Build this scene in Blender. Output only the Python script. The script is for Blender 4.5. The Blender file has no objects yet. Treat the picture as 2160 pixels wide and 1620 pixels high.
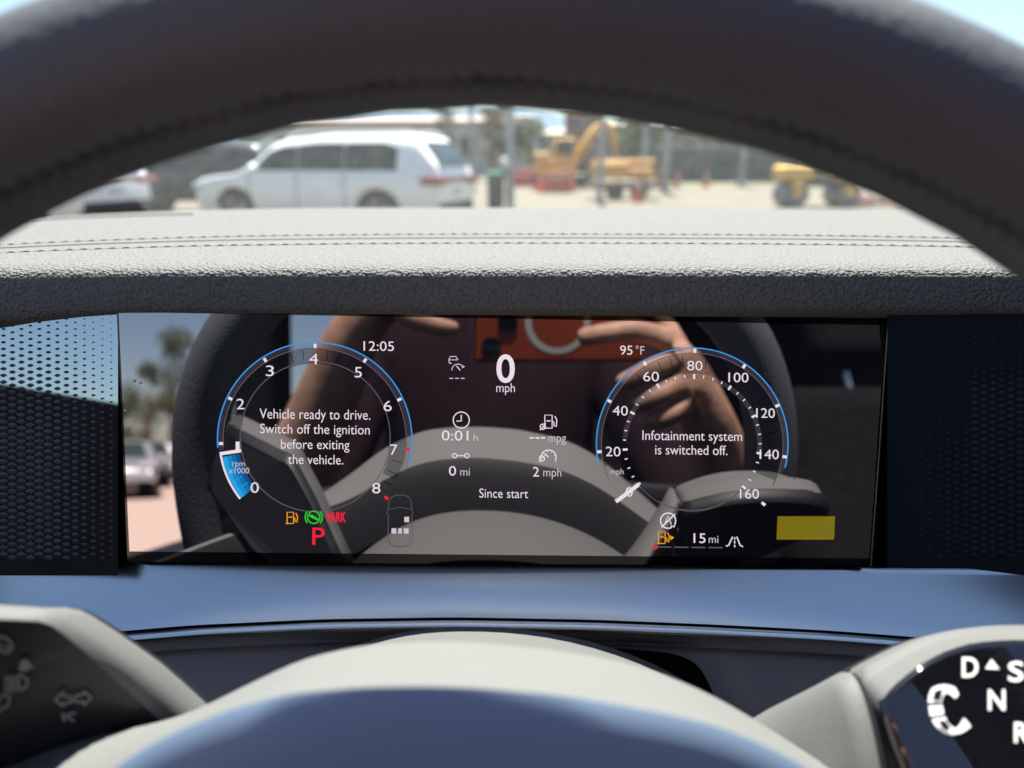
import bpy, bmesh, math, random
from mathutils import Vector, Matrix
R = math.radians
random.seed(7)
scene = bpy.context.scene
# ------------------------------------------------------------------ camera, sky, sun, exposure
EYE = Vector((0, 0, 1.35)); PITCH = R(17.6)
EXPO = 1.95; GAIN = 2 ** EXPO
cd = bpy.data.cameras.new('camera'); cam = bpy.data.objects.new('camera', cd)
scene.collection.objects.link(cam); scene.camera = cam
cam.location = EYE; cam.rotation_euler = (R(90) - PITCH, 0, 0)
cd.sensor_width = 36; cd.lens = 25.0; cd.clip_start = .004; cd.clip_end = 3000
cd.dof.use_dof = True; cd.dof.focus_distance = .30; cd.dof.aperture_fstop = 6.0
SUN_EL, SUN_AZ = R(66), R(4)
w = bpy.data.worlds.new('World'); scene.world = w; w.use_nodes = True
sk = w.node_tree.nodes.new('ShaderNodeTexSky'); sk.sky_type = 'NISHITA'; sk.sun_disc = False
sk.sun_elevation = SUN_EL; sk.sun_rotation = SUN_AZ; sk.air_density = 1.0; sk.dust_density = .5; sk.ozone_density = 2.0
bg = w.node_tree.nodes['Background']; w.node_tree.links.new(sk.outputs[0], bg.inputs[0]); bg.inputs[1].default_value = .05
ld = bpy.data.lights.new('sun', 'SUN'); ld.energy = 5; ld.angle = R(.5); ld.color = (1, .95, .87)
sun = bpy.data.objects.new('sun', ld); scene.collection.objects.link(sun)
sdir = Vector((math.sin(SUN_AZ) * math.cos(SUN_EL), math.cos(SUN_AZ) * math.cos(SUN_EL), math.sin(SUN_EL)))
sun.rotation_euler = sdir.to_track_quat('Z', 'Y').to_euler()
vs = scene.view_settings; vs.view_transform = 'Standard'; vs.look = 'None'; vs.exposure = EXPO; vs.gamma = 1
cy = scene.cycles; cy.use_denoising = True; cy.max_bounces = 10; cy.transparent_max_bounces = 16
cy.sample_clamp_indirect = 6; cy.caustics_reflective = False; cy.caustics_refractive = False
# ------------------------------------------------------------------ helpers
def ray(px, py):
    u = (px - 1080) / 1500; v = (810 - py) / 1500; s, c = math.sin(PITCH), math.cos(PITCH)
    return Vector((u, c + v * s, -s + v * c))
def P(px, py, Y):                                    # the point seen at a photo pixel, Y metres ahead
    d = ray(px, py); return EYE + d * (Y / d.y)
def on_plane(px, py, p0, n):
    d = ray(px, py); return EYE + d * ((p0 - EYE).dot(n) / d.dot(n))
def lin(*rgb):
    f = lambda c: (c / 255 / 12.92) if c <= 10 else ((c / 255 + .055) / 1.055) ** 2.4
    return tuple(f(c) for c in rgb)
def interp(tab, x):
    if x <= tab[0][0]:
        (a, b), (c, d) = tab[0], tab[1]
    elif x >= tab[-1][0]:
        (a, b), (c, d) = tab[-2], tab[-1]
    else:
        for (a, b), (c, d) in zip(tab, tab[1:]):
            if a <= x <= c: break
    return b + (d - b) * (x - a) / (c - a)
def smooth_tab(tab, x, h=40):
    return sum(interp(tab, x + k * h / 3) for k in (-3, -2, -1, 0, 1, 2, 3)) / 7
class MB:
    def __init__(s): s.v = []; s.f = []; s.sm = []
    def add(s, vs, fs, smooth=False):
        o = len(s.v); s.v += [tuple(v) for v in vs]; s.f += [tuple(i + o for i in f) for f in fs]; s.sm += [smooth] * len(fs)
    def grid(s, rows, smooth=True, close_u=False, close_v=False, caps=False):
        n, m = len(rows), len(rows[0]); vs_ = [p for r in rows for p in r]; fs = []
        for i in range(n if close_v else n - 1):
            for j in range(m if close_u else m - 1):
                a, b = i, (i + 1) % n; c, d = j, (j + 1) % m
                fs.append((a * m + c, a * m + d, b * m + d, b * m + c))
        s.add(vs_, fs, smooth)
        if caps:
            s.add(rows[0], [tuple(range(m))[::-1]]); s.add(rows[-1], [tuple(range(m))])
    def box(s, c, size, rz=0, tilt=None):
        x, y, z = (k / 2 for k in size); M = Matrix.Rotation(rz, 3, 'Z')
        if tilt is not None: M = M @ tilt
        vs_ = [Vector(c) + M @ Vector((a * x, b * y, d * z)) for a in (-1, 1) for b in (-1, 1) for d in (-1, 1)]
        s.add(vs_, [(0, 1, 3, 2), (4, 6, 7, 5), (0, 4, 5, 1), (2, 3, 7, 6), (0, 2, 6, 4), (1, 5, 7, 3)])
    def tube(s, pts, rad, n=10, smooth=True):
        pts = [Vector(p) for p in pts]; rows = []
        for i, p in enumerate(pts):
            t = (pts[min(i + 1, len(pts) - 1)] - pts[max(i - 1, 0)]).normalized()
            a = t.cross(Vector((0, 0, 1)) if abs(t.z) < .9 else Vector((1, 0, 0))).normalized(); b = t.cross(a)
            r = rad[i] if isinstance(rad, (list, tuple)) else rad
            rows.append([p + a * (r * math.cos(2 * math.pi * k / n)) + b * (r * math.sin(2 * math.pi * k / n)) for k in range(n)])
        s.grid(rows, smooth, close_u=True, caps=True)
    def disc(s, c, axis, r0, r1, h0, h1, n=28):      # ring from (r0 at h0) to (r1 at h1) along axis
        axis = Vector(axis).normalized(); a = axis.cross(Vector((0, 0, 1)) if abs(axis.z) < .9 else Vector((1, 0, 0))).normalized(); b = axis.cross(a)
        rows = [[Vector(c) + axis * h + (a * math.cos(2 * math.pi * k / n) + b * math.sin(2 * math.pi * k / n)) * r for k in range(n)] for r, h in ((r0, h0), (r1, h1))]
        s.grid(rows, False, close_u=True)
    def cyl(s, c, axis, r, h, n=28):
        s.disc(c, axis, r, r, -h / 2, h / 2, n); s.disc(c, axis, .0005, r, -h / 2, -h / 2, n); s.disc(c, axis, .0005, r, h / 2, h / 2, n)
    def ball(s, c, r, n=12, sq=(1, 1, 1)):
        rows = [[Vector(c) + Vector((sq[0] * math.sin(t) * math.cos(p), sq[1] * math.sin(t) * math.sin(p), sq[2] * math.cos(t))) * r
                 for p in [2 * math.pi * k / n for k in range(n)]] for t in [max(.01, min(math.pi - .01, math.pi * k / (n // 2))) for k in range(n // 2 + 1)]]
        s.grid(rows, True, close_u=True)
    def build(s, name, m, parent=None, bevel=0, seg=2, subsurf=0, weld=False):
        me = bpy.data.meshes.new(name); me.from_pydata(s.v, [], s.f); me.polygons.foreach_set('use_smooth', s.sm)
        b = bmesh.new(); b.from_mesh(me)
        if weld: bmesh.ops.remove_doubles(b, verts=b.verts, dist=1e-5)
        bmesh.ops.recalc_face_normals(b, faces=b.faces); b.to_mesh(me); b.free()
        o = bpy.data.objects.new(name, me); me.materials.append(m); scene.collection.objects.link(o)
        if parent is not None:
            o.parent = parent; o.matrix_parent_inverse = parent.matrix_basis.inverted()
        if bevel:
            q = o.modifiers.new('bevel', 'BEVEL'); q.width = bevel; q.segments = seg; q.limit_method = 'ANGLE'; q.angle_limit = R(35)
            q.harden_normals = True
        if subsurf:
            q = o.modifiers.new('sub', 'SUBSURF'); q.levels = q.render_levels = subsurf
        return o
def tag(o, label=None, cat=None, group=None, kind=None):
    for k, v in (('label', label), ('category', cat), ('group', group), ('kind', kind)):
        if v: o[k] = v
    return o
def empty(name, loc, label=None, cat=None, group=None, rz=0):
    o = bpy.data.objects.new(name, None); scene.collection.objects.link(o); o.empty_display_size = .05
    o.location = loc; o.rotation_euler = (0, 0, rz); return tag(o, label, cat, group)
def copy_tree(o, parent=None):
    c = o.copy(); scene.collection.objects.link(c)
    if parent is not None: c.parent = parent
    for ch in [x for x in scene.collection.objects if x.parent == o]: copy_tree(ch, c)
    return c
# ------------------------------------------------------------------ materials
def mat(name, col, rough=.6, metal=0, spec=.5, noise=0, nscale=40, bump=None, coat=0, emit=None, es=1, col2=None, crev=0):
    m = bpy.data.materials.new(name); m.use_nodes = True; nt = m.node_tree; p = nt.nodes['Principled BSDF']
    p.inputs['Base Color'].default_value = (*col, 1); p.inputs['Roughness'].default_value = rough
    p.inputs['Metallic'].default_value = metal; p.inputs['Specular IOR Level'].default_value = spec; p.inputs['Coat Weight'].default_value = coat
    p.inputs['Coat Roughness'].default_value = .04
    tc = nt.nodes.new('ShaderNodeTexCoord')
    if noise or col2:
        n = nt.nodes.new('ShaderNodeTexNoise'); n.inputs['Scale'].default_value = nscale; n.inputs['Detail'].default_value = 5
        nt.links.new(tc.outputs['Object'], n.inputs['Vector'])
        x = nt.nodes.new('ShaderNodeMix'); x.data_type = 'RGBA'
        x.inputs[6].default_value = (*(c * (1 - noise) for c in col), 1)
        x.inputs[7].default_value = (*(col2 or tuple(min(1, c * (1 + noise)) for c in col)), 1)
        rp = nt.nodes.new('ShaderNodeMapRange'); rp.inputs[1].default_value = .35; rp.inputs[2].default_value = .65
        nt.links.new(n.outputs['Fac'], rp.inputs[0]); nt.links.new(rp.outputs[0], x.inputs[0]); nt.links.new(x.outputs[2], p.inputs['Base Color'])
    if bump:
        kind, sc, st, dist = bump
        b = nt.nodes.new('ShaderNodeBump'); b.inputs['Strength'].default_value = st; b.inputs['Distance'].default_value = dist
        if kind == 'leather':
            wn = nt.nodes.new('ShaderNodeTexNoise'); wn.inputs['Scale'].default_value = sc * .7
            mx = nt.nodes.new('ShaderNodeVectorMath'); mx.operation = 'MULTIPLY_ADD'; mx.inputs[1].default_value = (.9 / sc,) * 3
            nt.links.new(tc.outputs['Object'], wn.inputs['Vector']); nt.links.new(wn.outputs['Color'], mx.inputs[0]); nt.links.new(tc.outputs['Object'], mx.inputs[2])
            t = nt.nodes.new('ShaderNodeTexVoronoi'); t.feature = 'SMOOTH_F1'; t.inputs['Scale'].default_value = sc
            t.inputs['Smoothness'].default_value = .35; nt.links.new(mx.outputs[0], t.inputs['Vector'])
            iv = nt.nodes.new('ShaderNodeMath'); iv.operation = 'SUBTRACT'; iv.inputs[0].default_value = 1; nt.links.new(t.outputs['Distance'], iv.inputs[1]); out = iv.outputs[0]
        else:
            t = nt.nodes.new('ShaderNodeTexNoise'); t.inputs['Scale'].default_value = sc; t.inputs['Detail'].default_value = 4
            nt.links.new(tc.outputs['Object'], t.inputs['Vector']); out = t.outputs['Fac']
        nt.links.new(out, b.inputs['Height']); nt.links.new(b.outputs[0], p.inputs['Normal'])
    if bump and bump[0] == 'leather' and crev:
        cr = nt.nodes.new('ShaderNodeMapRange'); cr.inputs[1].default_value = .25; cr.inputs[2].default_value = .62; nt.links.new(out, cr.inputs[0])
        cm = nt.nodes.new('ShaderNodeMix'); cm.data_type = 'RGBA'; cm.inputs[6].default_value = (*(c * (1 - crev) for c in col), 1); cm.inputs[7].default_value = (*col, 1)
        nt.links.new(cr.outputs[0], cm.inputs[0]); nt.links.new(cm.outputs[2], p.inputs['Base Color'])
    if emit:
        p.inputs['Emission Color'].default_value = (*emit, 1); p.inputs['Emission Strength'].default_value = es
    return m
def lamp_mat(name, rgb):                              # a lit patch of the screen; rgb as it shows in the photo
    m = bpy.data.materials.new(name); m.use_nodes = True; nt = m.node_tree; nt.nodes.clear()
    e = nt.nodes.new('ShaderNodeEmission'); e.inputs[0].default_value = (*lin(*rgb), 1); e.inputs[1].default_value = 1 / GAIN
    o = nt.nodes.new('ShaderNodeOutputMaterial'); nt.links.new(e.outputs[0], o.inputs[0]); return m
def glass_black(name, refl, rough=.006, tint=(1, .92, .95), base=(.004, .004, .006), em=None, bump=0):
    m = bpy.data.materials.new(name); m.use_nodes = True; nt = m.node_tree; nt.nodes.clear()
    d = nt.nodes.new('ShaderNodeBsdfDiffuse'); d.inputs[0].default_value = (*base, 1)
    g = nt.nodes.new('ShaderNodeBsdfGlossy'); g.inputs[0].default_value = (*tint, 1); g.inputs['Roughness'].default_value = rough
    fr = nt.nodes.new('ShaderNodeLayerWeight'); fr.inputs[0].default_value = .15
    ma = nt.nodes.new('ShaderNodeMath'); ma.operation = 'MULTIPLY_ADD'; ma.inputs[1].default_value = .5; ma.inputs[2].default_value = refl; ma.use_clamp = True
    nt.links.new(fr.outputs['Fresnel'], ma.inputs[0])
    x = nt.nodes.new('ShaderNodeMixShader'); o = nt.nodes.new('ShaderNodeOutputMaterial')
    nt.links.new(ma.outputs[0], x.inputs[0]); nt.links.new(d.outputs[0], x.inputs[1]); nt.links.new(g.outputs[0], x.inputs[2])
    last = x.outputs[0]
    if em:
        e = nt.nodes.new('ShaderNodeEmission'); e.inputs[0].default_value = (*lin(*em), 1); e.inputs[1].default_value = 1 / GAIN
        a = nt.nodes.new('ShaderNodeAddShader'); nt.links.new(last, a.inputs[0]); nt.links.new(e.outputs[0], a.inputs[1]); last = a.outputs[0]
    nt.links.new(last, o.inputs[0]); return m
def clear_glass(name, tint, dust, refl=.02):
    m = bpy.data.materials.new(name); m.use_nodes = True; nt = m.node_tree; nt.nodes.clear()
    t = nt.nodes.new('ShaderNodeBsdfTransparent'); t.inputs[0].default_value = (*tint, 1)
    g = nt.nodes.new('ShaderNodeBsdfGlossy'); g.inputs['Roughness'].default_value = .01
    d = nt.nodes.new('ShaderNodeBsdfTranslucent'); d.inputs[0].default_value = (.85, .9, .88, 1)
    x = nt.nodes.new('ShaderNodeMixShader'); x.inputs[0].default_value = refl
    y = nt.nodes.new('ShaderNodeMixShader')
    n = nt.nodes.new('ShaderNodeTexNoise'); n.inputs['Scale'].default_value = 60; n.inputs['Detail'].default_value = 6
    tc = nt.nodes.new('ShaderNodeTexCoord'); nt.links.new(tc.outputs['Object'], n.inputs['Vector'])
    mr = nt.nodes.new('ShaderNodeMapRange'); mr.inputs[1].default_value = .2; mr.inputs[2].default_value = .8; mr.inputs[3].default_value = dust * .6; mr.inputs[4].default_value = dust * 1.4
    nt.links.new(n.outputs['Fac'], mr.inputs[0]); nt.links.new(mr.outputs[0], y.inputs[0])
    o = nt.nodes.new('ShaderNodeOutputMaterial')
    nt.links.new(t.outputs[0], x.inputs[1]); nt.links.new(g.outputs[0], x.inputs[2]); nt.links.new(x.outputs[0], y.inputs[1]); nt.links.new(d.outputs[0], y.inputs[2])
    nt.links.new(y.outputs[0], o.inputs[0]); return m
M_pad = mat('dash leather', (.160, .156, .151), .7, spec=.12, bump=('leather', 720, .9, .0010), crev=.24)  # crev: grain creases darkened in the colour, like occlusion shade
M_seam = mat('seam groove', (.045, .044, .044), .8)
M_thread = mat('stitch thread', (.17, .166, .16), .7)
M_black = mat('black plastic', (.012, .012, .015), .5, spec=.3)
M_gap = mat('black gap', (.003, .003, .003), .9, spec=.05)
M_lower = mat('lower dash plastic', (.36, .31, .285), .6, spec=.3, bump=('noise', 900, .5, .0004))
M_silver = mat('satin blue silver trim', (.66, .655, .645), .25, metal=1, bump=('noise', 3000, .05, .0001))
M_silver_lip = mat('satin lip', (.68, .67, .66), .2, metal=1)
M_wheel = mat('wheel leather', (.085, .090, .102), .55, spec=.35, bump=('leather', 520, .4, .0005))
M_pad_sky = mat('airbag cover sky tint', (.28, .39, .56), .45, spec=.5, bump=('noise', 1500, .2, .0003))  # black cover; the blue sky's reflection is put into its base colour
M_rimthread = mat('rim stitch thread', (.055, .055, .06), .7)
M_hub = mat('hub plastic', (.145, .145, .142), .6, spec=.2, bump=('noise', 900, .6, .0006))
M_shroud = mat('shroud plastic', (.112, .112, .11), .6, spec=.2, bump=('noise', 1000, .8, .0007))
M_stalk = mat('stalk plastic', (.118, .118, .117), .6, spec=.25, bump=('noise', 1700, .6, .0003))
M_stalkface = mat('stalk face', (.018, .018, .02), .35, spec=.4)
M_symbol_dim = mat('grey symbol print', (.2, .2, .21), .6)
M_letter = mat('white glowing selector print', (.62, .62, .6), .6, emit=lin(225, 225, 222), es=.75 / GAIN)  # print has emission added, so it glows by itself
M_screen = glass_black('screen glass', .31, em=(6, 6, 9))
M_bezel = glass_black('bezel glass', .03, base=(.003, .003, .004))
M_decor = glass_black('decor gloss', .44, rough=.015, tint=(.86, .95, 1))
M_drop = mat('water drop', (.6, .6, .65), .1, spec=1, coat=1)
M_smoked = glass_black('smoked screen gloss', .035, rough=.02, base=(.010, .020, .030))
M_diamond_dark = mat('smoked relief', (.02, .03, .04), .4, spec=.25)
M_diamond = mat('diamond relief', (.08, .08, .09), .42, spec=.4)
# ------------------------------------------------------------------ ground and far setting
def ground():
    m = mat('lot concrete', (.10, .083, .056), .85, noise=.12, nscale=.35)
    nt = m.node_tree; p = nt.nodes['Principled BSDF']; src = p.inputs['Base Color'].links[0].from_socket
    tc = nt.nodes.new('ShaderNodeTexCoord'); sp = nt.nodes.new('ShaderNodeSeparateXYZ'); nt.links.new(tc.outputs['Object'], sp.inputs[0])
    mr = nt.nodes.new('ShaderNodeMapRange'); mr.inputs[1].default_value = -3; mr.inputs[2].default_value = -4; nt.links.new(sp.outputs[1], mr.inputs[0])
    x = nt.nodes.new('ShaderNodeMix'); x.data_type = 'RGBA'; x.inputs[7].default_value = (.5, .38, .31, 1)
    nt.links.new(mr.outputs[0], x.inputs[0]); nt.links.new(src, x.inputs[6]); nt.links.new(x.outputs[2], p.inputs['Base Color'])
    b = MB(); n = 40; S = 1500
    b.grid([[Vector((-S + 2 * S * j / n, -S + 2 * S * i / n, 0)) for j in range(n + 1)] for i in range(n + 1)], False)
    tag(b.build('ground', m), kind='structure')
    b = MB(); rng = random.Random(4)
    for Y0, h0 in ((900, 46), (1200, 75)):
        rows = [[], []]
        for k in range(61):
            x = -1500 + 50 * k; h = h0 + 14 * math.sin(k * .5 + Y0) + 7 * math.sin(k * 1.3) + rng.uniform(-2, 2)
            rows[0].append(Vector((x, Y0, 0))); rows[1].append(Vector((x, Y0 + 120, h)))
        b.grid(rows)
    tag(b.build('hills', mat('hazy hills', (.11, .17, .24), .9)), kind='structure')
ground()
# ------------------------------------------------------------------ display
nc = Vector((-.0226, .111, 1)).normalized(); s_, c_ = math.sin(PITCH), math.cos(PITCH)
ND = -Vector((nc.x, nc.y * s_ + nc.z * c_, nc.y * c_ - nc.z * s_))          # towards the driver
PD = EYE - ND * .30
def D(px, py, h=0): return on_plane(px, py, PD, ND) + ND * h
corn = [D(250, 658), D(1868, 686), D(1834, 1178), D(273, 1163)]
EX = ((corn[1] - corn[0]) + (corn[2] - corn[3])).normalized(); EY = ND.cross(EX).normalized()
DC = sum(corn, Vector()) / 4
dash = empty('dashboard', (0, .35, 1.2), 'pebbled leather dashboard with stitched seam and satin silver trim behind the steering wheel', 'dashboard')
disp = empty('instrument_display', DC, 'wide glossy digital instrument screen with two round gauges under the dashboard lip', 'instrument screen')
class G(MB):                                          # flat graphics drawn on the screen plane in photo pixels
    h = .0002
    def poly(s, pts, h=None):
        s.add([D(x, y, h or s.h) for x, y in pts], [tuple(range(len(pts)))])
    def rect(s, x0, y0, x1, y1): s.poly([(x0, y0), (x1, y0), (x1, y1), (x0, y1)])
    def line(s, pts, wd=2, closed=False):
        n = len(pts); k = n if closed else n - 1
        L = []; Rr = []
        for i in range(n):
            a = pts[(i - 1) % n] if closed or i else pts[0]; b = pts[(i + 1) % n] if closed or i < n - 1 else pts[-1]
            tx, ty = b[0] - a[0], b[1] - a[1]; q = math.hypot(tx, ty) or 1; nx, ny = -ty / q * wd / 2, tx / q * wd / 2
            L.append((pts[i][0] + nx, pts[i][1] + ny)); Rr.append((pts[i][0] - nx, pts[i][1] - ny))
        vs_ = [D(x, y, s.h) for x, y in L + Rr]
        s.add(vs_, [(i, (i + 1) % n, n + (i + 1) % n, n + i) for i in range(k)])
    def arc(s, cx, cy, r, a0, a1, wd=2, n=None):
        n = n or max(8, int(abs(a1 - a0) / 3))
        s.line([(cx + r * math.cos(R(a0 + (a1 - a0) * i / n)), cy - r * math.sin(R(a0 + (a1 - a0) * i / n))) for i in range(n + 1)], wd)
    def ring(s, cx, cy, r0, r1, a0, a1): s.arc(cx, cy, (r0 + r1) / 2, a0, a1, r1 - r0)
    def tick(s, cx, cy, r0, r1, a, wd):
        c, q = math.cos(R(a)), math.sin(R(a)); s.line([(cx + r0 * c, cy - r0 * q), (cx + r1 * c, cy - r1 * q)], wd)
    def circle(s, cx, cy, r, wd=2): s.line([(cx + r * math.cos(R(12 * i)), cy - r * math.sin(R(12 * i))) for i in range(30)], wd, True)
    def dot(s, cx, cy, r): s.poly([(cx + r * math.cos(R(20 * i)), cy - r * math.sin(R(20 * i))) for i in range(18)])
    def text(s, body, x0, x1, base, cap, bold=-.006, rot=.7):
        vs_, fs = glyphs(body, bold); xs = [v[0] for v in vs_]; a, b = min(xs), max(xs)
        t = math.tan(R(rot)); k = (x1 - x0) / (b - a); xm = (x0 + x1) / 2
        out = []
        for x, y in vs_:
            X = x0 + (x - a) * k; Y = base - y * cap / CAP + (X - xm) * t
            out.append(D(X, Y, s.h))
        s.add(out, fs)
def glyphs(body, bold=0):
    cu = bpy.data.curves.new('t', 'FONT'); cu.body = body; cu.offset = bold; cu.resolution_u = 4
    o = bpy.data.objects.new('t', cu); scene.collection.objects.link(o); dg = bpy.context.evaluated_depsgraph_get()
    me = o.evaluated_get(dg).to_mesh(); vs_ = [(v.co.x, v.co.y) for v in me.vertices]; fs = [tuple(p.vertices) for p in me.polygons]
    o.evaluated_get(dg).to_mesh_clear(); bpy.data.objects.remove(o); bpy.data.curves.remove(cu); return vs_, fs
CAP = max(v[1] for v in glyphs('H')[0])
def display():
    W_, H_ = .3246, .1046
    b = MB(); pts = []
    def slab(mb, q, h, t):
        top = [p + ND * h for p in q]; bot = [p - ND * t for p in q]; n = len(q)
        mb.add(top + bot, [tuple(range(n)), tuple(range(n, 2 * n))[::-1]] + [(i, (i + 1) % n, n + (i + 1) % n, n + i) for i in range(n)])
    b.add([p for p in corn], [(0, 1, 2, 3)]); b.build('screen', M_screen, disp)
    b = MB(); slab(b, [D(244, 630), D(1876, 655), D(1836, 1194), D(268, 1186)], -.0004, .012)
    b.build('bezel', M_bezel, disp)
    b = MB(); b.add([D(-420, 640, -.014), D(2700, 650, -.014), D(2700, 1225, -.014), D(-420, 1215, -.014)], [(0, 1, 2, 3)]); b.build('display_housing', M_gap, dash)
    b = MB(); b.tube([D(1874, 655, .0006), D(1855, 930, .0006), D(1836, 1192, .0006)], .0005, 6); b.build('edge_strip', mat('bright edge', (.16, .15, .14), .3, metal=1), disp)
    b = MB(); b.tube([D(1042, 657, -.0002), D(1046, 657, -.0002)], .0003, 6); b.build('sensor', M_symbol_dim, disp)
    white = lamp_mat('screen white', (236, 222, 232)); grey = lamp_mat('screen grey', (205, 194, 205)); dim = lamp_mat('screen dim grey', (96, 90, 100))
    blue = lamp_mat('screen blue', (62, 150, 225)); cyan = lamp_mat('screen cyan', (30, 150, 215)); red = lamp_mat('screen red', (238, 36, 66))
    amber = lamp_mat('screen amber', (240, 160, 40)); green = lamp_mat('screen green', (40, 205, 50)); yel = glass_black('screen yellow block', .10, em=(118, 108, 20))
    band = glass_black('dial band', .15, em=(14, 13, 18)); band2 = glass_black('dial outer band', .24, em=(46, 42, 52))
    # ---- tachometer
    tc_ = (664, 927); A = lambda v: 218.5 - 32.2 * v
    t = G(); t.h = .00012; t.ring(*tc_, 160, 192, A(7.6), A(.98)); tach = t.build('tachometer', band, disp)
    t = G(); t.h = .00014; t.ring(*tc_, 193, 203, A(7.4), A(1)); t.build('dial_band', band2, tach)
    t = G(); t.arc(*tc_, 205, A(7.25), A(1.05), 2.6); t.build('blue_arc', blue, tach)
    t = G(); t.arc(*tc_, 193, A(7.3), A(1.05), 1.6); t.arc(665, 921, 158, 0, 360, 1.8, 120); t.build('ring_line', dim, tach)
    t = G(); t.h = .0003
    for v in (1.12, 2, 3, 4, 5, 6): t.tick(*tc_, 193, 202, A(v), 6)
    t.build('tick', white, tach)
    t = G(); t.h = .0003
    for v in range(4, 32):
        if v % 4: t.tick(*tc_, 168, 190, A(v / 4), .8)
    t.build('fine_tick', M_gap, tach)
    t = G(); t.h = .0003; t.tick(*tc_, 193, 202, A(6.97), 6); t.build('redline_tick', red, tach); t = G(); t.h = .0003; t.tick(*tc_, 190, 199, A(8), 6); t.build('redline_tick', red, tach)
    for k_, c_2 in enumerate(((14, 84, 140), (18, 110, 172), (24, 136, 202), (40, 160, 226))):
        t = G(); t.ring(*tc_, 161 + 9.25 * k_, 161 + 9.25 * (k_ + 1), A(0), A(.86)); t.build('rev_bar', lamp_mat('rev bar blue', c_2), tach)
    t = G(); t.h = .0003; t.arc(*tc_, 200.5, A(0), A(.95), 4); t.tick(*tc_, 157, 202, A(.93), 7); t.build('rev_bar_edge', white, tach)
    t = G(); t.h = .0004
    for k in range(1, 5): t.tick(*tc_, 163 + k * 3, 186, A(k * .18), 1.5)
    t.build('rev_bar_line', blue, tach)
    t = G(); t.h = .0005
    for s, x, y, wd in (('0', 538, 1028, 17), ('1', 502, 942, 8), ('2', 508, 852, 16), ('3', 570, 782, 17), ('4', 662, 757, 19), ('5', 756, 785, 15), ('6', 818, 856, 17), ('7', 831, 948, 15), ('8', 794, 1029, 17)):
        t.text(s, x - wd / 2, x + wd / 2, y + 11, 22, -.004)
    t.build('numeral', white, tach)
    t = G(); t.h = .0005; t.text('rpm', 491, 517, 983, 12); t.text('x1000', 484, 526, 998, 12); t.build('unit_text', grey, tach)
    # ---- speedometer
    sc_ = (1460, 936); B = lambda v: 217 - 1.607 * v
    t = G(); t.h = .00012; t.ring(*sc_, 148, 192, B(150), B(14)); spd = t.build('speedometer', band, disp)
    t = G(); t.h = .00014; t.ring(*sc_, 192, 200, B(146), B(16)); t.build('dial_band', band2, spd)
    t = G(); t.h = .00015; t.ring(*sc_, 137, 147, B(140), B(26)); t.build('inner_band', glass_black('inner band', .2, em=(52, 50, 58)), spd)
    t = G(); t.arc(*sc_, 202, B(144), B(16), 2.6); t.build('blue_arc', blue, spd)
    t = G(); t.arc(*sc_, 191.5, B(152), B(8), 1.4); t.arc(1459, 936, 140, 300, 240, 1.2, 60); t.arc(*sc_, 142, B(160), B(160) - 105, 1.2); t.build('ring_line', dim, spd)
    t = G(); t.h = .0003
    for v in range(20, 161, 20): t.tick(*sc_, 192, 201, B(v), 6)
    for v in range(0, 161, 20): t.tick(*sc_, 137, 147, B(v), 4.4)
    for v in range(0, 161, 5):
        if v % 20: t.tick(*sc_, 140, 146, B(v), 2.2)
    t.build('tick', white, spd)
    t = G(); t.h = .0003
    for v in range(25, 150, 5):
        if v % 20: t.tick(*sc_, 160, 188, B(v), .8)
    t.build('fine_tick', M_gap, spd)
    t = G(); t.h = .0006; t.tick(*sc_, 142, 202, B(0), 8); t.build('needle', white, spd)
    t = G(); t.h = .0005
    for s, x, y, wd in (('0', 1327, 1037, 15), ('20', 1293, 952, 31), ('40', 1308, 866, 32), ('60', 1373, 794, 33), ('80', 1465, 771, 32), ('100', 1557, 796, 42), ('120', 1614, 871, 39), ('140', 1622, 958, 40), ('160', 1580, 1041, 40)):
        t.text(s, x - wd / 2, x + wd / 2, y + 10, 20, -.004)
    t.build('numeral', white, spd)
    t = G(); t.h = .0005; t.text('mph', 1287, 1315, 1000, 12); t.build('unit_text', grey, spd)
    # ---- texts
    t = G()
    t.text('Vehicle ready to drive.', 548, 781, 884, 21); t.text('Switch off the ignition', 549, 780, 915, 20)
    t.text('before exiting', 593, 737, 947, 20); t.text('the vehicle.', 608, 724, 979, 20); t.build('ready_message', white, disp)
    t = G(); t.text('Infotainment system', 1355, 1565, 929, 20); t.text('is switched off.', 1382, 1534, 959, 20); t.build('infotainment_message', white, disp)
    t = G(); t.text('12:05', 767, 831, 740, 20, -.004); t.build('clock_text', white, disp)
    t = G(); t.text('95', 1308, 1334, 748, 19, -.002); t.build('temperature_text', white, disp)
    t = G(); t.text('°F', 1341, 1359, 748, 18); t.build('temperature_unit', grey, disp)
    t = G(); t.text('0', 1047, 1086, 806, 57, .014); t.build('speed_text', white, disp)
    t = G(); t.text('mph', 1047, 1086, 827, 19); t.build('speed_unit', white, disp)
    t = G(); t.text('Since start', 1011, 1114, 1050, 19); t.build('trip_title', white, disp)
    for a_ in (('0:01', 932, 988, 929, 21, -.002), ('0', 947, 962, 1003, 20, -.002), ('2', 1124, 1137, 1005, 20, -.002)):
        t = G(); t.text(*a_); t.build('trip_value', white, disp)
    t = G()
    for k in range(3): t.rect(1117 + 12 * k, 922, 1126 + 12 * k, 925)
    t.build('trip_value', white, disp)
    for a_ in (('h', 999, 1008, 930, 15), ('mi', 971, 991, 1003, 17), ('mpg', 1157, 1194, 932, 18), ("mph", 1146, 1184, 1005, 18)):
        t = G(); t.text(*a_); t.build('trip_unit', grey, disp)
    t = G(); t.circle(973, 886, 17, 2.2); t.line([(973, 875), (973, 888), (963, 888)], 2.4); t.build('clock_icon', white, disp)
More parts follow.
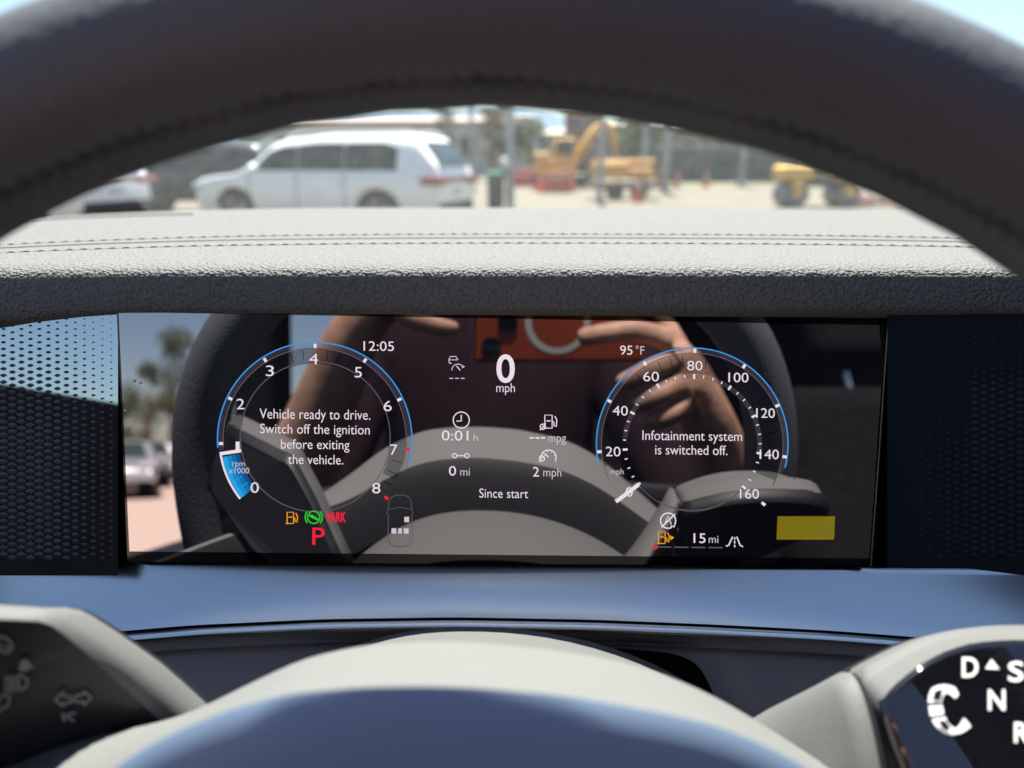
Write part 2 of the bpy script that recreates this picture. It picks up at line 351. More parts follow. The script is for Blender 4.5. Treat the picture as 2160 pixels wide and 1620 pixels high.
    t = G(); t.circle(959, 961, 4.6, 2); t.circle(985, 961, 4.6, 2); t.line([(964, 961), (980, 961)], 2); t.build('distance_icon', white, disp)
    def pump(t, x, y, k=1, wd=2.2):                  # x, y: lower left corner
        t.line([(x, y), (x + 2 * k, y), (x + 2 * k, y - 25 * k), (x + 16 * k, y - 25 * k), (x + 16 * k, y), (x - 1, y)], wd)
        t.line([(x + 5 * k, y - 14 * k), (x + 13 * k, y - 14 * k)], wd)
        t.line([(x + 16 * k, y - 13 * k), (x + 19 * k, y - 12 * k), (x + 20 * k, y - 4 * k), (x + 24 * k, y - 3 * k), (x + 25 * k, y - 16 * k), (x + 21 * k, y - 23 * k)], wd)
    t = G(); pump(t, 1147, 903, 1.1); t.circle(1145, 900, 5.5, 2); t.line([(1139, 907), (1151, 893)], 2); t.build('economy_icon', white, disp)
    t = G(); t.arc(1157, 965, 16, -30, 185, 2.2); t.line([(1157, 964), (1149, 956)], 2.4); t.circle(1143, 967, 5.5, 2); t.line([(1137, 974), (1149, 960)], 2)
    for a in (20, 60, 100, 140): t.tick(1157, 965, 12, 15, a, 1.6)
    t.build('average_speed_icon', white, disp)
    t = G(); t.line([(947, 765), (947, 758), (950, 752), (962, 752), (966, 759)], 1.8); t.line([(946, 759), (966, 759)], 1.6); t.line([(948, 766), (952, 766)], 3)
    t.arc(966, 781, 13, 40, 180, 1.8); t.line([(971, 781), (963, 772)], 2.4); t.poly([(974, 770), (981, 773), (975, 777)])
    for k in range(3): t.rect(948 + 12 * k, 797, 956 + 12 * k, 799)
    t.build('cruise_icon', grey, disp)
    # ---- lower icons
    t = G(); pump(t, 604, 1104, .95); t.build('fuel_warning', amber, disp)
    t = G(); t.circle(662, 1091, 13, 2.6); t.arc(662, 1091, 18, 140, 220, 2.6); t.arc(662, 1091, 18, -40, 40, 2.6); t.poly([(653, 1085), (660, 1086), (666, 1091), (672, 1094), (671, 1098), (661, 1094), (652, 1089)]); t.build('brake_icon', green, disp)
    t = G(); t.text('PARK', 690, 730, 1100, 19, .03); t.text('P', 659, 685, 1149, 36, .004); t.build('park_text', red, disp)
    t = G()
    out = [(826, 1048), (836, 1044), (852, 1044), (862, 1048), (868, 1058), (869, 1078), (872, 1082), (869, 1086), (869, 1140), (862, 1150), (852, 1153), (836, 1153), (826, 1150), (819, 1140), (819, 1086), (815, 1082), (819, 1078), (820, 1058)]
    t.line(out, 1.4, True); t.line([(822, 1074), (844, 1070), (866, 1074)], 1); t.build('seat_map_outline', dim, disp)
    t = G(); t.h = .0003
    for x, y, q in ((858, 1096, 5), (831, 1120, 5), (844, 1120, 3.5), (857, 1120, 5)):
        t.rect(x - q, y - 6, x + q, y + 5)
    t.build('seat_icon', grey, disp)
    t = G(); t.arc(1409, 1098, 16, -30, 300, 2.4); t.line([(1402, 1106), (1409, 1088), (1416, 1106)], 2); t.line([(1395, 1112), (1424, 1084)], 2.6); t.line([(1424, 1103), (1422, 1111), (1415, 1109)], 2.4); t.build('start_stop_icon', white, disp)
    t = G(); pump(t, 1387, 1146, .98); t.poly([(1414, 1129), (1422, 1134), (1414, 1139)]); t.build('range_fuel_icon', amber, disp)
    t = G(); t.text('15', 1463, 1488, 1145, 20, -.002); t.build('range_text', white, disp)
    t = G(); t.text('mi', 1495, 1515, 1145, 16); t.build('range_unit', grey, disp)
    t = G(); t.line([(1531, 1152), (1537, 1150), (1545, 1132)], 2.4); t.line([(1567, 1153), (1561, 1150), (1554, 1132)], 2.4)
    for k in range(3): t.line([(1549.5, 1133 + 8 * k), (1549.5, 1138 + 8 * k)], 2.4)
    t.build('lane_icon', white, disp)
    t = G()
    for k in range(4): t.line([(1386 + 36 * k, 1153.5 + .4 * k), (1416 + 36 * k, 1154 + .4 * k)], 2.2)
    t.build('fuel_bar', dim, disp)
    t = G(); t.circle(1382, 1153.5, 3.4, 3); t.build('fuel_bar_dot', red, disp)
    t = G(); t.poly([(1640, 1089), (1761, 1089), (1759, 1138), (1638, 1138)]); t.build('yellow_block', yel, disp)
display()
for x_, y_, r_ in ((284, 803, .0007), (297, 808, .0006), (271, 820, .0006), (264, 866, .0006), (271, 905, .0005), (1676, 1010, .0004)):
    b_ = MB(); b_.ball(D(x_, y_), r_, 10); b_.build('water_drop', M_drop, disp)
# ------------------------------------------------------------------ dashboard
def dashboard():
    xs = [-.62 + .02 * k for k in range(84)]
    prof = [(.318, -.0720), (.300, -.0662), (.2885, -.0600), (.2876, -.0580), (.2876, -.0545), (.2879, -.0505), (.2884, -.0468), (.2892, -.0447), (.2906, -.0434), (.2932, -.0424), (.300, -.0417), (.308, -.0414), (.33, -.0415), (.36, -.0414), (.385, -.0413),
            (.42, -.0411), (.48, -.0408), (.54, -.0405), (.60, -.0405), (.64, -.0412), (.70, -.045), (.80, -.06), (.95, -.09), (1.06, -.12)]
    def shape(x, i):
        y, z = prof[i]; l = max(0, -x - .15); wlip = max(0, 1 - max(0, i - 3) / 6)
        z += -1.1 * l * l * wlip - .10 * max(0, -x - .13) ** 2 * 1.0 - .035 * max(0, x - .1) ** 2
        return Vector((x, y, EYE.z + z))
    b = MB(); b.grid([[shape(x, i) for x in xs] for i in range(len(prof))])
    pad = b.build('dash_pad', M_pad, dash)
    def top_z(x, y):
        z = interp(prof[11:], y); return EYE.z + z - .10 * max(0, -x - .13) ** 2 - .035 * max(0, x - .1) ** 2
    seam_y = lambda x: .392 - .30 * max(0, -x) ** 2 * 1.6 - .22 * max(0, x) ** 2
    b = MB(); b.tube([(x, seam_y(x), top_z(x, seam_y(x)) + .0000) for x in xs], .0005, 6); b.build('seam', M_seam, pad)
    for off in (-.024, .019):
        b = MB(); bs = MB(); x = -.42
        while x < .55:
            y = seam_y(x) + off; y2 = seam_y(x + .0050) + off
            b.tube([(x, y, top_z(x, y) - .0001), (x + .0025, (y + y2) / 2, top_z(x, y) + .0005), (x + .0050, y2, top_z(x, y2) - .0001)], .00045, 5)
            bs.tube([(x + .0050, y2, top_z(x, y2) - .0001), (x + .0058, y2, top_z(x, y2) - .0001)], .00045, 5)
            x += .0062
        b.build('stitching', M_thread, pad); bs.build('stitch_hole', M_seam, pad)
    b = MB(); b.tube([(x, .575 - .5 * (x + .33) ** 2, top_z(x, .57) + .0002) for x in [-.5 + .01 * k for k in range(26)]], .0008, 6); b.build('speaker_seam', M_seam, pad)
    # decor panels either side of the screen
    def panel(px0, px1, tilt, yaw, ytop, ybot, edge, name, dens):
        p0 = D(edge, 910); n = Vector((math.sin(yaw) * math.cos(tilt), -math.cos(yaw) * math.cos(tilt), math.sin(tilt)))
        sgn = 1 if px1 == edge else -1
        def S(px, py, h=0):
            q = max(0, 1 - abs(edge - px) / 26); return on_plane(px, py, p0, n) + n * (h - 0 * q * q * q - .0006)
        b = MB(); nx, ny = 40, 24
        b.grid([[S(px0 + (px1 - px0) * j / nx, ytop + (ybot - ytop) * i / ny) for j in range(nx + 1)] for i in range(ny + 1)])
        pn = b.build(name, M_decor if sgn > 0 else M_smoked, dash)
        b = MB(); col = 0; px = edge - sgn * 14
        while px0 < px < px1:
            k = 0; py = ytop + 8 + (7 if col % 2 else 0)
            while py < min(ybot - 4, 1180):
                s = dens(px, py)
                if s > .08:
                    a, h = 11.0 * s, 6.1 * s; q = []
                    for (dx, dy) in ((-1, 0), (-.78, -.42), (-.2, -.94), (.2, -.94), (.78, -.42), (1, 0), (.78, .42), (.2, .94), (-.2, .94), (-.78, .42)):
                        q.append(S(px + a * dx, py + h * dy, .00015))
                    b.add(q + [S(px, py, .0007 * s + .00015)], [(i, (i + 1) % 10, 10) for i in range(10)])
                py += 14.0
            px -= sgn * 19.0; col += 1
        b.build('diamond_pattern', M_diamond if sgn > 0 else M_diamond_dark, pn)
    def dens_l(px, py):
        v = min(1, max(0, (py - 660) / 260)); e = min(1, max(.0, (243 - px) / 150))
        return (.30 + .70 * v) * (.34 + .66 * e)
    def dens_r(px, py):
        e = min(1, max(0, (px - 1890) / 190)); v = min(1, max(0, (py - 820) / 160)); return (.18 + .8 * e) * (.15 + .85 * v) if px < 2050 else .35 + .65 * min(1, max(0, (py - 760) / 80))
    panel(-420, 247, R(12.6), R(-4), 630, 1215, 247, 'decor_panel', dens_l)
    panel(1873, 2700, R(6), R(-3), 640, 1225, 1873, 'decor_panel', dens_r)
    # satin trim under the screen
    pxs = [-420 + 40 * k for k in range(76)]
    low = [(-420, 1408), (0, 1352), (215, 1335), (400, 1319), (680, 1306), (960, 1302), (1250, 1307), (1500, 1317), (1750, 1330), (1960, 1346), (2300, 1380), (2700, 1430)]
    def top(px): return 1188 + (min(px, 1900) - 1080) * .0085 + 5 * min(1, max(0, (px - 1790) / 50)) - max(0, 300 - px) * .02
    def row(fr, Y): return [P(px, top(px) + fr * (smooth_tab(low, px) - top(px)), Y) for px in pxs]
    b = MB(); fr = [k / 12 for k in range(13)]; Ys = [.279]; pit = lambda f: math.tan(PITCH + math.atan((1187 + f * 115 - 810) / 1500)); z_ = -.279 * pit(0)
    for f in fr[1:]:
        te = math.tan(R(46 + 24 * f * f)); Yn = (Ys[-1] / te - z_) / (pit(f) + 1 / te); Ys.append(Yn); z_ = -Yn * pit(f)
    Y1 = Ys[-1]; b.grid([row(-.02, .281)] + [row(f, y) for f, y in zip(fr, Ys)])
    b.build('trim_strip', M_silver, dash)
    def rowo(off, Y): return [P(px, smooth_tab(low, px) + off, Y) for px in pxs]
    b = MB(); b.grid([rowo(0, Y1), rowo(1.2, Y1 + .0016), rowo(2.2, Y1 + .0016)]); b.build('trim_gap', M_gap, dash)
    b = MB(); b.grid([rowo(1.6, Y1 + .0010), rowo(3, Y1 - .0000), rowo(14, Y1 - .0021), rowo(19, Y1 - .0031), rowo(21, Y1 - .0033), rowo(24, Y1 - .0031), rowo(44, Y1 - .0011), rowo(50, Y1 - .0003), rowo(51, .27)]); b.build('trim_lip', M_silver_lip, dash)
    b = MB(); b.grid([rowo(44, .264), rowo(58, .262), rowo(66, .2605), rowo(200, .250), rowo(420, .228), rowo(900, .20)]); b.build('lower_panel', M_lower, dash)
dashboard()
# ------------------------------------------------------------------ steering column and wheel
def column():
    sh = empty('steering_column', (0, .2, 1.2), 'sunlit grey textured steering column cover behind the wheel hub', 'column cover')
    arch = [(480, 1560), (560, 1478), (640, 1420), (720, 1380), (800, 1356), (880, 1344), (960, 1340), (1060, 1342), (1160, 1352), (1260, 1372), (1360, 1402), (1460, 1446), (1560, 1506), (1660, 1585), (1720, 1650)]
    b = MB(); base = [P(x, y, .222) for x, y in arch]
    ax = Vector((0, -.88, .26)); rows = []
    for d, sc, dz in ((-.02, .97, -.004), (0, .985, -.001), (.006, 1, 0), (.03, 1, 0), (.055, .96, -.002), (.075, .9, -.006)):
        rows.append([Vector((p.x * sc, p.y, p.z)) + ax * d + Vector((0, 0, dz)) for p in base])
    b.grid(rows); b.build('shroud', M_shroud, sh, subsurf=1)
    b = MB(); rows = []
    hole = [(560, 1480), (640, 1402), (700, 1375), (900, 1362), (1200, 1362), (1380, 1372), (1440, 1383), (1475, 1405), (1495, 1440), (1520, 1500), (1560, 1640)]
    for _ in range(2): hole = [((a[0] * (3 - 2 * k) + c[0] * (1 + 2 * k)) / 4, (a[1] * (3 - 2 * k) + c[1] * (1 + 2 * k)) / 4) for a, c in zip(hole, hole[1:] + hole[:1]) for k in (0, 1)]
    b.add([P(x, y, interp([(1340, .2590), (1400, .2545), (1520, .2465), (1640, .236)], y) - .004) for x, y in hole], [tuple(range(len(hole)))])
    b.build('column_opening', M_gap, sh)
column()
WEL = R(20); WN = Vector((0, -math.cos(WEL), math.sin(WEL))); WU = Vector((0, math.sin(WEL), math.cos(WEL))); WX = Vector((1, 0, 0))
WR = .1955; WC = EYE + Vector((-.0067, .0888, -.1725))
def wheel():
    wh = empty('steering_wheel', WC, 'dark leather steering wheel rim and hub close to the viewer, out of focus', 'steering wheel')
    def squeeze(a):                                   # the rim narrows a little at the sides, flatter at the foot
        d = abs((a - math.pi / 2 + math.pi) % (2 * math.pi) - math.pi); q = min(1, max(0, (d - .8) / .85)); q = q * q * (3 - 2 * q); return 1 - .10 * q
    b = MB(); rows = []; n, m = 128, 28; tr, ta = .0172, .0180
    for i in range(n):
        a = 2 * math.pi * i / n; rd = WX * math.cos(a) + WU * math.sin(a); row = []
        for j in range(m):
            t = 2 * math.pi * j / m; cx = math.cos(t); sy = math.sin(t)
            e = 1 + (.03 * math.sin(a * 37 + 3 * math.sin(a * 11)) * max(0, -cx) ** 4)
            row.append(WC + rd * ((WR + tr) * squeeze(a) + tr * cx * e) + WN * (ta * sy))
        rows.append(row)
    b.grid(rows, True, close_u=True, close_v=True); b.build('rim', M_wheel, wh)
    b = MB()
    for i in range(300):
        a = 2 * math.pi * i / 300
        q = []
        for da, ph in ((0, 2.70), (.006, 2.82), (.011, 2.94)):
            rd = WX * math.cos(a + da) + WU * math.sin(a + da); q.append(WC + rd * ((WR + tr) * squeeze(a + da) + tr * 1.004 * math.cos(ph)) + WN * (ta * 1.004 * math.sin(ph)))
        b.tube(q, .0005, 5)
    b.build('stitching', M_rimthread, wh)
    b = MB(); b.tube([WC + (WX * math.cos(a) + WU * math.sin(a)) * ((WR + tr) * squeeze(a) + tr * math.cos(2.82)) + WN * (ta * math.sin(2.82)) for a in [2 * math.pi * i / 180 for i in range(181)]], .0006, 6); b.build('seam', M_rimthread, wh)
    # hub: lit upper shoulder, shaded face
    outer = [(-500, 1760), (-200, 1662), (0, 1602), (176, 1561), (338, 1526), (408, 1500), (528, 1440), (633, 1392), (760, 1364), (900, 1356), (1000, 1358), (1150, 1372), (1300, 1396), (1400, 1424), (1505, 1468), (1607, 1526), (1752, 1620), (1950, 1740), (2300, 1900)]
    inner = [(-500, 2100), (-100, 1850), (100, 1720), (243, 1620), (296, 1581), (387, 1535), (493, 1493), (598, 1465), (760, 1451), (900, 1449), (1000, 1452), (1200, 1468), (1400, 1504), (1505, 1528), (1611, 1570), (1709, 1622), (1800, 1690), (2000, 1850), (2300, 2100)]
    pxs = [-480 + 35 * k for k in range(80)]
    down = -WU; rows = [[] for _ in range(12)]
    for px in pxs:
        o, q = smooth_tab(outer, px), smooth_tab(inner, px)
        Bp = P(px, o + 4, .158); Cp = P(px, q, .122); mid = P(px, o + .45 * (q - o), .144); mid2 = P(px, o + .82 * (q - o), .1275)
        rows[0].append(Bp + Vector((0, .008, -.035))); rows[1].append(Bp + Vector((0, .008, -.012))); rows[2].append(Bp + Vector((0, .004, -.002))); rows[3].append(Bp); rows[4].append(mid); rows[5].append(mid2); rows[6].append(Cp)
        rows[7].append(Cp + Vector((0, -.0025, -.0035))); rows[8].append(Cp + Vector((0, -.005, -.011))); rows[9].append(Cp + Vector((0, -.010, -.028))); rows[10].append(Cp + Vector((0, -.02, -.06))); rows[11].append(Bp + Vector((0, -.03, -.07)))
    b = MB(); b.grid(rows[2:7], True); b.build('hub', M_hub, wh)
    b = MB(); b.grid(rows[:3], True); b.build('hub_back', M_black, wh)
    b = MB(); b.grid(rows[6:], True); b.build('airbag_cover', M_pad_sky, wh)
    b = MB()
    for sx in (-1, 1):
        rows = []
        for k in range(9):
            f = k / 8; c = WC + WX * sx * (.075 + .125 * f) + WU * (.012 - .01 * f) - WN * (.02 * (1 - f)); hh = .03 - .010 * f
            rows.append([c + WU * hh * math.cos(t) + WN * .008 * math.sin(t) for t in [2 * math.pi * j / 14 for j in range(14)]])
        s = MB(); s.grid(rows, True, close_u=True, caps=True); s.build('spoke', M_black, wh)
wheel()
# ------------------------------------------------------------------ stalks
def outline_slab(front, back_off, bev=.0025):
    n = len(front); c = sum(front, Vector()) / n
    return n, c
def stalks():
    ls = empty('turn_signal_stalk', P(200, 1450, .17), 'flat black indicator stalk with grey light symbols left of the steering wheel', 'indicator stalk')
    Yl = lambda px: .158 + .00004 * px
    outer = [(-470, 1290), (-440, 1268), (-260, 1266), (0, 1279), (50, 1284), (85, 1282), (118, 1288), (150, 1304), (200, 1336), (250, 1370), (300, 1405), (355, 1452), (430, 1520), (520, 1600), (480, 1680), (300, 1690), (0, 1640), (-260, 1570), (-440, 1540), (-470, 1515)]
    innr = [(-445, 1310), (-425, 1297), (-260, 1297), (0, 1307), (45, 1309), (82, 1311), (108, 1320), (130, 1335), (168, 1368), (205, 1400), (250, 1440), (300, 1486), (352, 1534), (420, 1600), (400, 1650), (280, 1665), (0, 1620), (-260, 1545), (-425, 1512), (-445, 1495)]
    n = len(outer); F = Vector((0, .72, -.5))
    o = [P(x, y, Yl(x)) for x, y in outer]; i_ = [P(x, y, Yl(x) - .004) for x, y in innr]
    mid = [(a + b) / 2 - F * .0015 for a, b in zip(o, i_)]
    back = [p + F * .016 for p in o]; bk2 = [p + F * .020 + (sum(o, Vector()) / n - p) * .1 for p in o]
    b = MB(); b.grid([[p + F * .013 for p in o], o, mid, i_], True, close_u=True); b.build('stalk_body', M_stalk, ls)
    b = MB(); b.grid([bk2, back, [p + F * .013 for p in o]], True, close_u=True); b.add(bk2, [tuple(range(n))]); b.build('stalk_back', M_black, ls)
    b = MB(); fc = [p + F * .0008 for p in i_]; b.add(fc, [tuple(range(n))]); b.build('stalk_face', M_stalkface, ls)
    p0 = fc[0]; nn = (fc[9] - fc[0]).cross(fc[14] - fc[0]).normalized()
    if nn.dot(EYE - p0) < 0: nn = -nn
    class S(G):
        def poly(s, pts, h=None): s.add([on_plane(x, y, p0, nn) + nn * .0006 for x, y in pts], [tuple(range(len(pts)))])
        def line(s, pts, wd=2, closed=False):
            seq = pts + [pts[0]] if closed else pts
            for (ax, ay), (bx, by) in zip(seq, seq[1:]):
                tx, ty = bx - ax, by - ay; q = math.hypot(tx, ty) or 1; nx, ny = -ty / q * wd / 2, tx / q * wd / 2
                s.poly([(ax + nx, ay + ny), (bx + nx, by + ny), (bx - nx, by - ny), (ax - nx, ay - ny)])
    def sym(name, f):
        g = S(); f(g); g.build(name, M_symbol_dim, ls)
    def arrows(g):
        g.line([(116, 1473), (134, 1457), (134, 1466), (150, 1466), (150, 1480), (134, 1480), (134, 1488)], 4, True)
        g.line([(193, 1469), (176, 1455), (176, 1463), (158, 1464), (158, 1478), (176, 1477), (177, 1485)], 4, True)
    sym('turn_arrow_symbol', arrows)
    def head(g):
        for k in range(4): g.rect2(10 + 0 * k, 1424 + 9 * k, 34, 1429 + 9 * k)
        g.line([(38, 1421), (52, 1424), (60, 1436), (54, 1448), (40, 1453)], 5, True)
    S.rect2 = lambda s, x0, y0, x1, y1: s.poly([(x0, y0), (x1, y0 + 1), (x1, y1 + 1), (x0, y1)])
    sym('headlight_symbol', head)
    sym('lever_arrow_symbol', lambda g: g.poly([(55, 1386), (72, 1408), (62, 1408), (54, 1414), (38, 1410), (44, 1400), (40, 1396)]))
    sym('fog_symbol', lambda g: (g.line([(-6, 1340), (14, 1343), (28, 1358), (18, 1374), (0, 1370)], 6, True), g.line([(4, 1356), (24, 1366)], 4)))
    sym('beam_symbol', lambda g: (g.line([(-4, 1500), (18, 1484), (22, 1466), (8, 1462), (-4, 1474)], 4, True)))
    sym('lane_symbol', lambda g: (g.line([(132, 1500), (136, 1520)], 4), g.line([(136, 1506), (160, 1500)], 4), g.line([(148, 1500), (148, 1514), (158, 1518)], 4), g.line([(134, 1514), (150, 1510)], 3)))
    # gear selector
    gs = empty('gear_selector_stalk', P(1950, 1500, .15), 'grey gear selector stalk with glossy black end marked D S N R', 'gear selector')
    def sect(x, ytop, ybot, Y, dep, tilt):
        c = P(x, (ytop + ybot) / 2, Y); top_ = P(x + tilt, ytop, Y + .010); bot = P(x - tilt, ybot, Y - .018); up = (top_ - bot) / 2; c = (top_ + bot) / 2; F = Vector((0, .72, -.69))
        return [c + up * (abs(math.cos(t)) ** .8 * (1 if math.cos(t) > 0 else -1)) + F * dep * (abs(math.sin(t)) ** .7 * (1 if math.sin(t) > 0 else -1)) for t in [2 * math.pi * k / 28 for k in range(28)]]
    arm = [sect(1480, 1580, 1760, .185, .011, -20), sect(1560, 1546, 1740, .182, .011, -20), sect(1660, 1492, 1740, .176, .012, -30), sect(1760, 1442, 1740, .17, .0125, -30), sect(1806, 1418, 1750, .167, .0128, -32), sect(1812, 1418, 1750, .167, .0115, -32)]
    b = MB(); b.grid(arm, True, close_u=True, caps=True); b.build('stalk_arm', M_stalk, gs)
    b = MB(); b.grid([sect(1811, 1424, 1745, .1672, .0118, -32), sect(1822, 1420, 1745, .1668, .0118, -32)], True, close_u=True, caps=True); b.build('collar_ring', M_black, gs)
    ko = [(1820, 1412), (1850, 1396), (1900, 1369), (1960, 1341), (2020, 1325), (2080, 1317), (2160, 1313), (2260, 1318), (2350, 1345), (2400, 1440), (2390, 1600), (2300, 1760), (2000, 1800), (1925, 1730), (1893, 1650), (1862, 1570), (1838, 1510), (1826, 1462)]
    ki = [(1861, 1478), (1880, 1456), (1905, 1432), (1950, 1398), (1995, 1374), (2045, 1358), (2100, 1352), (2170, 1350), (2240, 1356), (2310, 1385), (2350, 1470), (2330, 1600), (2250, 1720), (2010, 1750), (1945, 1700), (1910, 1640), (1882, 1570), (1866, 1515)]
    c0 = P(1950, 1500, .160); nI = Vector((.05, -.72, .69)).normalized(); n = len(ko)
    I = [on_plane(x, y, c0, nI) for x, y in ki]; O = [on_plane(x, y, c0 - nI * .0075, nI) for x, y in ko]; cI = sum(I, Vector()) / n
    m1 = [a + (b_ - a) * .35 - nI * .0012 for a, b_ in zip(I, O)]; back = [p - nI * .018 for p in O]; bk = [p - nI * .021 + (cI - p) * .1 for p in O]
    m2 = [a + (b_ - a) * .8 - nI * .0050 for a, b_ in zip(I, O)]; I0 = [a + (b_ - a) * .04 - nI * .0001 for a, b_ in zip(I, O)]
    b = MB(); b.grid([[p - nI * .012 for p in O], O, m2, m1, I0], True, close_u=True); b.build('stalk_knob', M_stalk, gs, subsurf=1)
    b = MB(); b.grid([bk, back, [p - nI * .0115 + (cI - p) * .012 for p in O]], True, close_u=True); b.add(bk, [tuple(range(n))]); b.build('knob_back', M_black, gs)
    b = MB(); rim_ = [p + (cI - p) * .0 - nI * .002 for p in I]; inn = [p + nI * .0004 for p in I]; in2 = [p + (cI - p) * .05 + nI * .0010 for p in I]; in3 = [p + (cI - p) * .10 + nI * .0011 for p in I]
    b.grid([rim_, inn, in2, in3], True, close_u=True); b.add(in3, [tuple(range(n))], False); b.build('selector_face', glass_black('selector gloss', .10, rough=.03), gs); in2 = in3
    p1 = in2[0]
    class K(MB):
        def put(s, body, x0, x1, base, cap, bold, sk=0):
            vs_, fs = glyphs(body, bold); xx = [v[0] for v in vs_]; a, bb = min(xx), max(xx)
            s.add([on_plane(x0 + (x - a) / (bb - a) * (x1 - x0) + y / CAP * sk, base - y * cap / CAP, p1, nI) + nI * .0003 for x, y in vs_], fs)
        def fan(s, pts, h=.0003): s.add([on_plane(x, y, p1, nI) + nI * h for x, y in pts], [tuple(range(len(pts)))])
    def one(name, f):
        k = K(); f(k); k.build(name, M_letter, gs)
    one('letter', lambda k: k.put('D', 2028, 2062, 1428, 41, .012)); one('letter', lambda k: k.put('S', 2125, 2158, 1437, 41, .012))
    one('letter', lambda k: k.put('N', 2083, 2119, 1498, 43, .012)); one('letter', lambda k: k.put('R', 2138, 2168, 1566, 42, .012))
    one('up_mark', lambda k: k.fan([(2077, 1411), (2090, 1390), (2107, 1412)]))
    def twist(k):
        k.fan([(1956, 1482), (1958, 1466), (1964, 1452), (1976, 1446), (1991, 1444), (2003, 1446), (2013, 1450), (2021, 1464), (2014, 1474), (2004, 1465), (1995, 1461), (1989, 1468), (1986, 1476), (1985, 1483)])
        k.fan([(1957, 1489), (1986, 1487), (1990, 1507), (1961, 1511)])
        k.fan([(1964, 1517), (1993, 1512), (1997, 1524), (2008, 1534), (2016, 1537), (2025, 1526), (2032, 1514), (2047, 1532), (2036, 1541), (2024, 1547), (2004, 1550), (1990, 1546), (1978, 1537), (1969, 1527)])
    M_slot = mat('symbol cutout', (.006, .006, .008), .3)
    def slots(k):
        k.fan([(1963, 1477), (1968, 1458), (1986, 1453), (1979, 1477)], .0008); k.fan([(1974, 1522), (1989, 1519), (2003, 1537), (1990, 1541)], .0008)
    kk = K(); slots(kk); kk.build('symbol_cutout', M_slot, gs)
    one('rotate_symbol', twist)
stalks()
# ------------------------------------------------------------------ cabin behind the viewer (seen in the screen's reflection)
def rbox(name, m, c, size, parent, bev=.03, tilt=0):
    b = MB(); b.box(c, size, 0, Matrix.Rotation(tilt, 3, 'X')); return b.build(name, m, parent, bevel=bev, seg=4)
M_cab = mat('dark cabin fabric', (.008, .008, .009), .95, spec=.05, noise=.2, nscale=60)
M_cab2 = mat('grey cabin plastic', (.014, .014, .016), .8, spec=.15, noise=.1, nscale=30)
def seat(x, label):
    t = empty('car_seat', (x, -.45, .7), label, 'car seat')
    rbox('seat_cushion', M_cab, (x, -.28, .74), (.5, .5, .16), t, .05)
    rbox('backrest', M_cab, (x, -.63, 1.03), (.48, .13, .62), t, .06, R(14))
    h = rbox('headrest', M_cab, (x, -.74, 1.46), (.27, .10, .18), t, .045, R(10))
    for sx in (-.06, .06): b = MB(); b.tube([(x + sx, -.70, 1.30), (x + sx, -.735, 1.40)], .007, 8); b.build('headrest_post', M_silver_lip, h)
seat(0, 'dark driver seat behind the person holding the phone'); seat(.74, 'dark empty passenger seat right of the driver seat')
def cabin():
    d = empty('car_door', (-.44, 0, .9), 'dark driver door with open window left of the dashboard', 'car door')
    rbox('door_panel', M_cab2, (-.475, -.05, .78), (.07, 1.1, .56), d, .02); rbox('window_sill', M_black, (-.455, -.05, 1.075), (.07, 1.1, .03), d, .01)
    bs_ = MB(); bs_.grid([[Vector((-.455 + dx, y, z)) for y, z in ((.5, 1.08), (.5, 1.29), (-.16, 1.285), (-.20, 1.23), (-.215, 1.08))] for dx in (-.02, .02)], False, close_u=True, caps=True); bs_.build('reflection_blocker', mat('reflection blocker grey', (.025, .025, .03), .6, noise=.2, nscale=25), d, bevel=.006)  # added, unseen block that darkens the left panel's reflection
    rbox('armrest', M_cab, (-.42, -.1, .9), (.08, .5, .06), d, .02)
    p = empty('door_pillar', (-.47, -.92, 1.3), 'dark pillar between the left side windows', 'pillar'); rbox('pillar_cover', M_cab, (-.47, -.95, 1.2), (.08, .17, 1.2), p, .02, R(-6))
    t = empty('cabin_lining', (.37, -.9, 1.2), 'dark cabin lining with roof, windowless light-blocking right wall and rear wall behind the seats', 'cabin lining')
    rbox('rear_wall', M_cab, (.37, -2.2, 1.2), (1.7, .06, 1.3), t, .01); rbox('side_wall', M_cab2, (1.22, -.7, 1.2), (.06, 3.0, 1.3), t, .01)  # unseen right wall kept windowless to block sky from the reflections
    rbox('side_wall', M_cab2, (-.49, -1.6, .8), (.06, 1.2, .55), t, .01)
    rbox('roof', M_cab, (.37, -1.5, 1.86), (1.75, 1.5, .04), t, .01)
    rbox('floor_carpet', M_cab, (.37, -.6, .42), (1.75, 3.3, .04), t, .005)
cabin()
def windshield():
    b = MB(); rows = []
    for i in range(13):
        f = i / 12; y = 1.12 - .92 * f; z = 1.20 + .60 * f + .05 * math.sin(f * math.pi)
        rows.append([Vector((x, y - .10 * ((x - .37) / .85) ** 2, z)) for x in [-.46 + 1.66 * k / 20 for k in range(21)]])
    b.grid(rows); o = b.build('windshield', clear_glass('dusty windshield', (.88, .93, .91), .020))
    tag(o, 'dusty sunlit windshield glass beyond the dashboard', 'windshield')
windshield()
